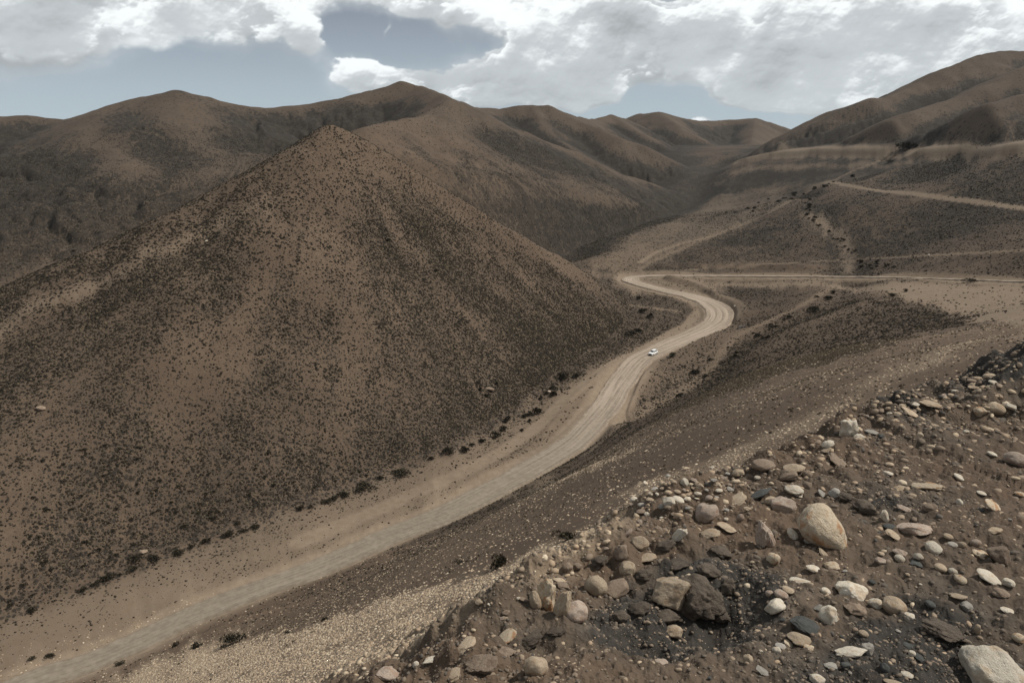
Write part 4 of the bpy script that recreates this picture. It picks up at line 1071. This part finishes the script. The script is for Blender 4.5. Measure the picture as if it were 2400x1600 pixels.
clump = np.clip(.45+.9*fbm(X1*1.1, Y1*1.1, 95, 3), .08, 1)
Pg, _ = scatter_cells(inner*clump/np.maximum(R1, 2)**1.2, 1.6, 16, 30000, rg, 1.25)
Sg = (.0028+.014*rg.random(len(Pg))**6)*np.clip(np.hypot(Pg[:, 0], Pg[:, 1])/3.5, .8, 2.6)
o = merged('gravel', PB2, Pg-np.array([0, 0, .2])*Sg[:, None], Sg, rg, M_GRAVEL, flat=(1.2, 1., .65), tilt=.6, tint=np.clip(rg.normal(.34, .22, len(Pg)), 0, 1))
tag(o, 'fine gravel and pebbles in the dirt of the pull-out', None, kind='stuff')
# crumbs of earth
crm = np.where((gsd > -1.) & (R1 < 12), .25+np.clip(1.6*DARK-.5, 0, 1)+.6*np.exp(-(gsd/.5)**2), 0)*np.clip(.4+1.3*fbm(X1*1.9, Y1*1.9, 99, 3), .03, 1)/np.maximum(R1, 2)**1.3
Pc, _ = scatter_cells(crm, 1.6, 12, 45000, rg, 1.25)
Sc = (.0022+.011*rg.random(len(Pc))**6)*np.clip(np.hypot(Pc[:, 0], Pc[:, 1])/3.5, .8, 1.8)
CR = [rock_np(7000+q, ('clod', 'angular')[q % 2], 1) for q in range(8)]
o = merged('crumbled_earth', CR, Pc, Sc, rg, M_GRAVEL, flat=(1.1, 1., .8), tilt=1., tint=np.clip(rg.normal(.13, .10, len(Pc)), 0, .4))
tag(o, 'crumbs and small clods of dark earth on the pull-out', None, kind='stuff')
# stones of the near slope and the scree
pal = np.where((R1 > 3.2) & (R1 < 150) & (gsd < .3), .05*np.clip(1+1.6*fbm(X1/4, Y1/4, 96, 3), 0, 3)+PALE**1.3+.22*np.exp(-(gsd/1.6)**2), 0)/np.clip(R1, 6, 100)**1.35
pal[(GROAD.ravel() < 1)] = 0
Ps, _ = scatter_cells(pal, 3.2, 150, 90000, rg)
ds = np.hypot(Ps[:, 0], Ps[:, 1])
Ss = (.35+1.0*rg.random(len(Ps))**3)*np.interp(ds, [3, 8, 20, 50, 150], [.016, .028, .050, .085, .15])
o = merged('scree', PB1, Ps-np.array([0, 0, .15])*Ss[:, None], Ss, rg, M_GRAVEL, flat=(1.2, 1., .7), tilt=.6, tint=np.clip(rg.normal(.62, .20, len(Ps)), 0, 1))
tag(o, 'loose pale stones covering the near slope', None, kind='stuff')
# ------------------------------------------------------------------ the white car
def paint(name, col, rough, metal=0., coat=0.):
    m, t, b = material(name, rough, .5); b.inputs['Base Color'].default_value = col+(1,); b.inputs['Metallic'].default_value = metal; b.inputs['Coat Weight'].default_value = coat; return m
M_WHITE = paint('white_paint', (.78, .79, .78), .35, 0, .5); M_GLASS = paint('dark_glass', (.018, .022, .025), .12); M_TYRE = paint('tyre_rubber', (.02, .02, .02), .9)
M_RIM = paint('rim_metal', (.45, .45, .46), .4, .7); M_TRIM = paint('black_trim', (.03, .03, .032), .6); M_LAMP = paint('lamp_glass', (.70, .72, .72), .2); M_RED = paint('tail_lamp', (.30, .02, .02), .3)
M_GRILLE = paint('grille', (.16, .165, .165), .5)
def loft(sections, name, mat, parent):
    """closed skin through cross-sections (each a list of (x, y, z))"""
    k = len(sections[0]); V = [p for s in sections for p in s]; F = []
    for i in range(len(sections)-1):
        for j in range(k): F.append((i*k+j, i*k+(j+1) % k, (i+1)*k+(j+1) % k, (i+1)*k+j))
    bm = bmesh.new(); vs = [bm.verts.new(v) for v in V]
    for f in F: bm.faces.new([vs[q] for q in f])
    bm.faces.new(vs[:k]); bm.faces.new(vs[-k:][::-1]); bmesh.ops.recalc_face_normals(bm, faces=bm.faces[:])
    me = bpy.data.meshes.new(name); bm.to_mesh(me); bm.free(); me.polygons.foreach_set('use_smooth', np.zeros(len(me.polygons), bool))
    o = obj(name, me, mat, parent); b = o.modifiers.new('soften', 'BEVEL'); b.width = .05; b.segments = 2; b.limit_method = 'ANGLE'; b.angle_limit = R(25); return o
def car_body():
    def sec(x, hw, z0, z1, tumble): return [(x, -hw, z0), (x, hw, z0), (x, hw, z0+.55*(z1-z0)), (x, hw-tumble, z1), (x, -hw+tumble, z1), (x, -hw, z0+.55*(z1-z0))]
    low = [sec(2.32, .74, .42, .82, .10), sec(2.22, .86, .34, .98, .10), (sec(1.5, .91, .30, 1.06, .10)), sec(.95, .92, .30, 1.12, .10), sec(-1.2, .92, .30, 1.14, .10), sec(-2.1, .89, .34, 1.10, .10), sec(-2.28, .80, .45, 1.0, .08)]
    return low
def prism(pts_l, pts_r): return [pts_l, pts_r]
car = bpy.data.objects.new('car', None); COL.objects.link(car)
tag(car, 'white car with dark windows driving down the dusty road', 'car')
body = loft(car_body(), 'body', M_WHITE, car)
def cab(x0, x1, x2, x3, hw0, hw1, z0, z1): # base front, roof front, roof rear, base rear
    return [[(x0, -hw0, z0), (x1, -hw1, z1), (x2, -hw1, z1), (x3, -hw0, z0)], [(x0, hw0, z0), (x1, hw1, z1), (x2, hw1, z1), (x3, hw0, z0)]]
loft(cab(1.12, .38, -1.62, -2.12, .82, .66, 1.06, 1.72), 'cabin', M_WHITE, car)
def quad(name, pts, mat, th, parent):
    P = [Vector(p) for p in pts]; n = (P[1]-P[0]).cross(P[2]-P[0]).normalized()*th
    return loft([[tuple(p) for p in P], [tuple(p+n) for p in P]], name, mat, parent)
quad('windscreen', [(1.02, -.70, 1.16), (1.02, .70, 1.16), (.46, .60, 1.66), (.46, -.60, 1.66)], M_GLASS, .035, car)
quad('rear_window', [(-2.02, .68, 1.18), (-2.02, -.68, 1.18), (-1.70, -.58, 1.64), (-1.70, .58, 1.64)], M_GLASS, .05, car)
for s in (-1, 1):
    for (a, b_, c, d) in ((.86, .36, -.46, -.46), (-.56, -.56, -1.50, -1.88)):
        pts = [(a, s*.800, 1.15), (b_, s*.690, 1.64), (c, s*.690, 1.64), (d, s*.800, 1.15)]
        quad('side_window', pts if s > 0 else pts[::-1], M_GLASS, .022 if s > 0 else .022, car)
    quad('headlight', [(2.30, s*.40, .78), (2.26, s*.74, .80), (2.20, s*.76, .94), (2.26, s*.42, .92)] if s > 0 else [(2.26, s*.42, .92), (2.20, s*.76, .94), (2.26, s*.74, .80), (2.30, s*.40, .78)], M_LAMP, .03, car)
    quad('tail_light', [(-2.27, s*.58, .80), (-2.25, s*.80, .80), (-2.20, s*.80, 1.04), (-2.24, s*.58, 1.04)], M_RED, .03 if s > 0 else -.03, car)
    mi = loft([[(.80, s*.90, 1.12), (.80, s*1.06, 1.12), (.80, s*1.06, 1.26), (.80, s*.90, 1.26)], [(.64, s*.90, 1.12), (.64, s*1.06, 1.12), (.64, s*1.06, 1.26), (.64, s*.90, 1.26)]], 'wing_mirror', M_WHITE, car)
quad('grille', [(2.335, -.40, .62), (2.335, .40, .62), (2.30, .40, .86), (2.30, -.40, .86)], M_GRILLE, .03, car)
loft([[(2.36, -.72, .36), (2.36, .72, .36), (2.36, .72, .54), (2.36, -.72, .54)], [(2.10, -.86, .30), (2.10, .86, .30), (2.10, .86, .54), (2.10, -.86, .54)]], 'bumper', M_TRIM, car)
def ring(r, w, n=22): return [[(r*math.cos(2*math.pi*k/n), y, r*math.sin(2*math.pi*k/n)) for k in range(n)] for y in (-w, w)]
for x in (1.42, -1.38):
    for s in (-1, 1):
        w = bpy.data.objects.new('wheel', None); COL.objects.link(w); w.parent = car; w.location = (x, s*.83, .36)
        loft(ring(.36, .12), 'tyre', M_TYRE, w); loft(ring(.22, .13), 'rim', M_RIM, w)
cpos = atZ(1531, 831, -79.6)
_i = int(np.argmin(np.hypot(Pm[:, 0]-cpos[0], Pm[:, 1]-cpos[1]))); dv = Pm[_i]-Pm[_i+6]
nl = np.array([-dv[1], dv[0]]); nl /= np.linalg.norm(nl)
ofs = float(np.dot(cpos[:2]-Pm[_i, :2], nl)); ofs = max(-3., min(3., ofs))
car.location = (Pm[_i, 0]+nl[0]*ofs, Pm[_i, 1]+nl[1]*ofs, Pm[_i, 2]+.05)
car.rotation_euler = (0, -math.atan2(dv[2], math.hypot(dv[0], dv[1])), math.atan2(dv[1], dv[0]))
# ------------------------------------------------------------------ marker posts on the hairpin and the culvert by the wash
M_POST = paint('weathered_post', (.11, .09, .075), .9); M_CONC, tc, bc = material('weathered_concrete'); bc.inputs['Base Color'].default_value = (.13, .115, .10, 1)
for k, (px, py) in enumerate([(1465,658),(1471,663.5),(1480,668),(1489,671)]):
    c = hit(px, py)[0]; p = bpy.data.objects.new('marker_post', None); COL.objects.link(p); p.location = c
    loft([[(x*.09, y*.09, z) for x, y in ((-1, -1), (1, -1), (1, 1), (-1, 1))] for z in (-.3, 1.15)], 'post', M_POST, p)
    loft([[(x*.11, y*.11, z) for x, y in ((-1, -1), (1, -1), (1, 1), (-1, 1))] for z in (.85, 1.10)], 'band', M_LAMP, p)
    tag(p, '%s short marker post on the outer edge of the hairpin, counted from the tip' % nth(k), 'post', 'marker posts round the hairpin')
c = hit(1738, 769)[0]; cv = bpy.data.objects.new('culvert', None); COL.objects.link(cv); cv.location = c; cv.rotation_euler = (0, 0, R(28))
loft([[(x, -.25, z) for x, z in ((-2.0, -.6), (2.0, -.6), (1.9, 1.0), (-1.9, 1.0))], [(x, .25, z) for x, z in ((-2.0, -.6), (2.0, -.6), (1.9, 1.0), (-1.9, 1.0))]], 'headwall', M_CONC, cv)
loft([[(.5*math.cos(a), -.34, .3+.5*math.sin(a)) for a in np.linspace(0, 2*math.pi, 17)[:-1]], [(.5*math.cos(a), -.24, .3+.5*math.sin(a)) for a in np.linspace(0, 2*math.pi, 17)[:-1]]], 'pipe_mouth', M_TRIM, cv)
tag(cv, 'grey culvert headwall where the wash meets the road bend', 'culvert')
# single boulders out on the slopes
for (px, py, w, h, cl, lab) in [(1722,717,6,5,'W','white boulder alone beside the outside of the road bend'),(484,565,8,6,'W','single white boulder high on the left face of the big hill'),(96,955,24,12,'B','brown rock outcrop on the lower left of the big hill'),(1147,910,24,14,'B','brown outcrop low on the right face of the big hill'),(336,1290,22,10,'B','brown rocks at the foot of the big hill beside a large bush'),(2177,597,6,4,'W','white stone beside the thin track on the right'),(1286,917,10,9,'P','pale boulder among the bushes at the foot of the big hill')]:
    add_rock(px, py, w, h, 0, cl, 'angular', lab, 'boulder', level=3); tag(ROCKS[-1][0], lab, 'boulder')
# ------------------------------------------------------------------ the cloud field: density and light worked out once, looked up by direction
CW, CH = 2048, 500
C_AZ, C_E0, C_E1 = R(60), R(-4), R(25.3)          # half width in azimuth, elevation range
BLOBS = [(60,20,330,105,.95),(420,-10,330,80,.9),(110,130,160,66,.62),(700,80,60,42,.85),(690,5,95,50,.8),(560,100,190,60,.40),(960,5,160,40,.72),(1065,35,40,40,.55),(850,172,95,58,1.35),(945,200,80,34,.85),(1215,150,95,70,.95),(1115,195,78,44,.75),(1330,200,130,58,1.0),
 (1450,70,260,95,1.05),(1290,50,90,60,.75),(1850,80,400,130,1.1),(2260,80,300,150,1.0),(1850,222,90,38,1.1),(1740,195,70,40,.55),(2060,190,200,85,.95),(1250,5,120,50,.85),(1080,232,75,22,1.1),(1650,278,46,16,1.3),(1420,226,70,28,.9),(2000,265,80,40,.7),
 (1165,100,66,34,-.8),(1555,6,55,22,-.9),(900,92,150,50,-.8),(1540,240,120,28,-.95),(480,185,330,62,-.6),(790,50,46,50,-.5),(1765,264,110,20,-.8),(1450,264,330,15,-.4),(1765,60,24,46,-.4),(2330,60,60,26,-.4),(650,150,150,40,.22),(1640,30,40,20,-.3),(905,75,12,16,.9)]
def worley(x, y, seed):
    ix = np.floor(x).astype(np.int64); iy = np.floor(y).astype(np.int64); best = np.full(x.shape, 9.)
    for dx in (-1, 0, 1):
        for dy in (-1, 0, 1):
            jx, jy = ix+dx, iy+dy
            h = _hash(jx, jy, seed); px_ = jx+(h & 255)/255.; py_ = jy+((h >> 8) & 255)/255.
            best = np.minimum(best, (x-px_)**2+(y-py_)**2)
    return np.sqrt(best)
def clouds():
    A, E = np.meshgrid(np.linspace(-C_AZ, C_AZ, CW), np.linspace(C_E0, C_E1, CH))
    px = 1200+F_PX*np.tan(A)*.0; 
    # to picture coordinates of the same direction
    dx, dy, dz = np.sin(A)*np.cos(E), np.cos(A)*np.cos(E), np.sin(E)
    zc = np.maximum(dy*CP-dz*SP, .02); px = 1200+F_PX*dx/zc; py = 800-F_PX*(dy*SP+dz*CP)/zc
    U, V_ = A*11, E*15
    wx = fbm(U*.9, V_*.9, 201, 3); wy = fbm(U*.9, V_*.9, 207, 3)
    qx = px+55*wx+16*fbm(U*4, V_*4, 209, 3); qy = py+30*wy+11*fbm(U*4, V_*4, 211, 3)
    base = np.zeros_like(A)
    for (bx, by, rx, ry, amp) in BLOBS: base += amp*np.exp(-.9*(((qx-bx)/rx)**2+((qy-by)/ry)**2))
    out = np.maximum(sstep(1400, 2100, np.abs(px-1200)), sstep(-120, -420, py))
    base = base*(1-out)+out*(.45+1.1*fbm(U*.35, V_*.35, 221, 3))
    base = np.minimum(base, 1.25)
    ky = CH/(C_E1-C_E0); kx = CW/(2*C_AZ)
    c0, c1, c2 = np.array([.25, .265, .275]), np.array([.47, .50, .515]), np.array([.86, .89, .895])
    mod = fbm(U*.55, V_*.75, 261, 4)
    colr = np.zeros(A.shape+(3,)); alpha = np.zeros_like(A)
    # several banks of cloud one in front of the other, each lit from above
    for lay, (thr, f0, nz) in enumerate(((.46, .7, .60), (.74, .62, .80), (.78, .8, .85), (.82, 1.1, .9), (.90, 1.6, .95))):
        sd = 300+40*lay
        puff = 0; a = 1.; tot = 0; f = 1.0*f0
        for o in range(4):
            puff = puff+a*(1-worley(U*f+.35*wx+7.3*lay, V_*f+.35*wy+3.1*lay, sd+o)*1.1); tot += a; a *= .55; f *= 2.1
        puff = puff/tot
        n = fbm(U*f0*.8+lay*5.1, V_*f0*.8-lay*3.7, sd+11, 8, .54)
        D = base-thr+.75*(puff-.42)+nz*n
        occ = np.zeros_like(D); P = np.clip(D, 0, .9) if lay == 0 else np.clip(.35*(base-thr)+.75*(puff-.42)+nz*n+.05, 0, .8)
        for k in range(1, 9):
            s = int(round(k*k*.0009*ky+k*.0030*ky)); sxk = int(round(s*.35))
            sh = np.roll(np.vstack([P[s:], np.repeat(P[-1:], s, 0)]), -sxk, axis=1); occ += sh
        T = np.exp(-(.34, .55, .6, .65, .7)[lay]*occ)
        g = np.gradient(D, axis=0)*ky*.005-np.gradient(D, axis=1)*kx*.0015
        rim = np.clip(-g, -.5, .5)
        thin = np.exp(-3.5*np.clip(D, 0, 1))
        L = np.clip(.24+.60*T+.46*rim*(.3+.7*T)+.20*thin*(1-T)+.24*n+.46*mod+.12*(puff-.45)+.03*lay, 0, 1)
        edge = sstep(-.25, .25, rim)              # crisp where lit, ragged and soft below
        al = sstep(-.02, .08+.30*(1-edge), D)*(.92 if lay else 1.)
        if lay == 0:
            soft = sstep(-.55, .45, D)*np.clip(.55+1.0*fbm(U*.5, V_*.5, 251, 3), .12, .95)*sstep(-.2, .35, base)
            al = np.maximum(al, .80*soft)
        t1 = sstep(.12, .66, L)[..., None]; t2 = sstep(.62, .98, L)[..., None]
        c = c0+(c1-c0)*t1; c = c+(c2-c)*t2
        colr = colr*(1-al[..., None])+c*al[..., None]; alpha = alpha*(1-al)+al
    col = colr/np.maximum(alpha, 1e-4)[..., None]
    # cloud in the far distance sinks into the air above the horizon
    far = (.30*np.exp(-np.maximum(E, 0)/R(3.5)))[..., None]; col = col*(1-far)+np.array([.50, .565, .60])*far
    return np.concatenate([col, alpha[..., None]], -1)
# ------------------------------------------------------------------ camera
cd = bpy.data.cameras.new('camera'); cam = bpy.data.objects.new('camera', cd); COL.objects.link(cam)
cd.lens = 28; cd.sensor_width = 36; cd.clip_end = 30000; cd.clip_start = .05
cam.rotation_euler = (math.pi/2-PITCH, 0, 0); SC.camera = cam
# ------------------------------------------------------------------ daylight through broken cloud
SUN_EL, SUN_AZ = R(52), R(88)             # azimuth from the view direction, positive = to the right
sl_ = bpy.data.lights.new('sun', 'SUN'); sl_.energy = 3.6; sl_.angle = R(4); sl_.color = (1, .95, .87)
so = bpy.data.objects.new('sun', sl_); COL.objects.link(so)
sd_ = Vector((math.sin(SUN_AZ)*math.cos(SUN_EL), math.cos(SUN_AZ)*math.cos(SUN_EL), math.sin(SUN_EL)))
so.rotation_euler = sd_.to_track_quat('Z', 'Y').to_euler()
W = bpy.data.worlds.new('World'); SC.world = W; W.use_nodes = True
t = NT(W.node_tree); bg = t.n['Background']
sky = t.new('ShaderNodeTexSky'); sky.sky_type = 'NISHITA'; sky.sun_disc = False; sky.sun_elevation = SUN_EL; sky.sun_rotation = SUN_AZ
sky.altitude = 3000; sky.air_density = 1.0; sky.dust_density = 1.2
BG_S = .10
dirv = t.new('ShaderNodeTexCoord').outputs['Generated']
sx = t.new('ShaderNodeSeparateXYZ'); t.l.new(dirv, sx.inputs[0])
U = t.math('ARCTAN2', sx.outputs[0], sx.outputs[1]); Vv = t.math('ARCSINE', sx.outputs[2])
CL = np.ones((CH, CW, 4), np.float32); CL[...] = clouds()
def field_image(name, A):
    im = bpy.data.images.new(name, CW, CH, alpha=False, float_buffer=True); im.colorspace_settings.name = 'Linear Rec.709'
    P = np.ones((CH, CW, 4), np.float32); P[..., :3] = A; im.pixels.foreach_set(P.ravel()); im.update(); im.pack(); return im
cu = t.new('ShaderNodeCombineXYZ'); t.put(cu.inputs[0], t.math('ADD', t.math('DIVIDE', U, 2*C_AZ), .5)); t.put(cu.inputs[1], t.math('MINIMUM', t.math('MAXIMUM', t.math('DIVIDE', t.math('SUBTRACT', Vv, C_E0), C_E1-C_E0), .004), .996))
def lookup(im):
    n = t.new('ShaderNodeTexImage'); n.image = im; n.extension = 'MIRROR'; n.interpolation = 'Linear'; t.l.new(cu.outputs[0], n.inputs[0]); return n.outputs[0]
cloud = lookup(field_image('cloud_light', CL[..., :3])); alpha = lookup(field_image('cloud_cover', CL[..., 3:]))
hsv = t.new('ShaderNodeHueSaturation'); hsv.inputs['Saturation'].default_value = .42; t.put(hsv.inputs['Color'], sky.outputs[0])
skyc = t.mix(1., hsv.outputs[0], (.047, .048, .050), 'MULTIPLY')
skyc = t.mix(t.ramp(Vv, .0, .19), t.mix(.5, skyc, (.43, .54, .61)), skyc)
col = t.mix(alpha, skyc, cloud)
col10 = t.mix(1., col, (10., 10., 10.), 'MULTIPLY')
t.l.new(col10, bg.inputs[0]); bg.inputs[1].default_value = BG_S
SC.view_settings.view_transform = 'Standard'; SC.view_settings.look = 'None'; SC.view_settings.exposure = .28; SC.view_settings.gamma = 1
SC.cycles.max_bounces = 6

# ------------------------------------------------------------------ thin air between here and the far ridges
bm = bmesh.new(); bmesh.ops.create_cube(bm, size=1); me = bpy.data.meshes.new('haze'); bm.to_mesh(me); bm.free()
zlo = min(float(GZ.min()), -100)-1; zhi = float(GZ.max())+4
hz = obj('haze', me); hz.scale = (13000, 13000, zhi-zlo); hz.location = (0, 0, (zhi+zlo)/2); hz['kind'] = 'stuff'; hz['label'] = 'thin pale haze over the far ridges'
mh = bpy.data.materials.new('haze'); mh.use_nodes = True; nt = mh.node_tree; nt.nodes.clear()
mo = nt.nodes.new('ShaderNodeOutputMaterial'); vp = nt.nodes.new('ShaderNodeVolumePrincipled'); vp.inputs['Color'].default_value = (.82, .90, 1., 1); vp.inputs['Density'].default_value = .000022
nt.links.new(vp.outputs[0], mo.inputs['Volume']); me.materials.append(mh)
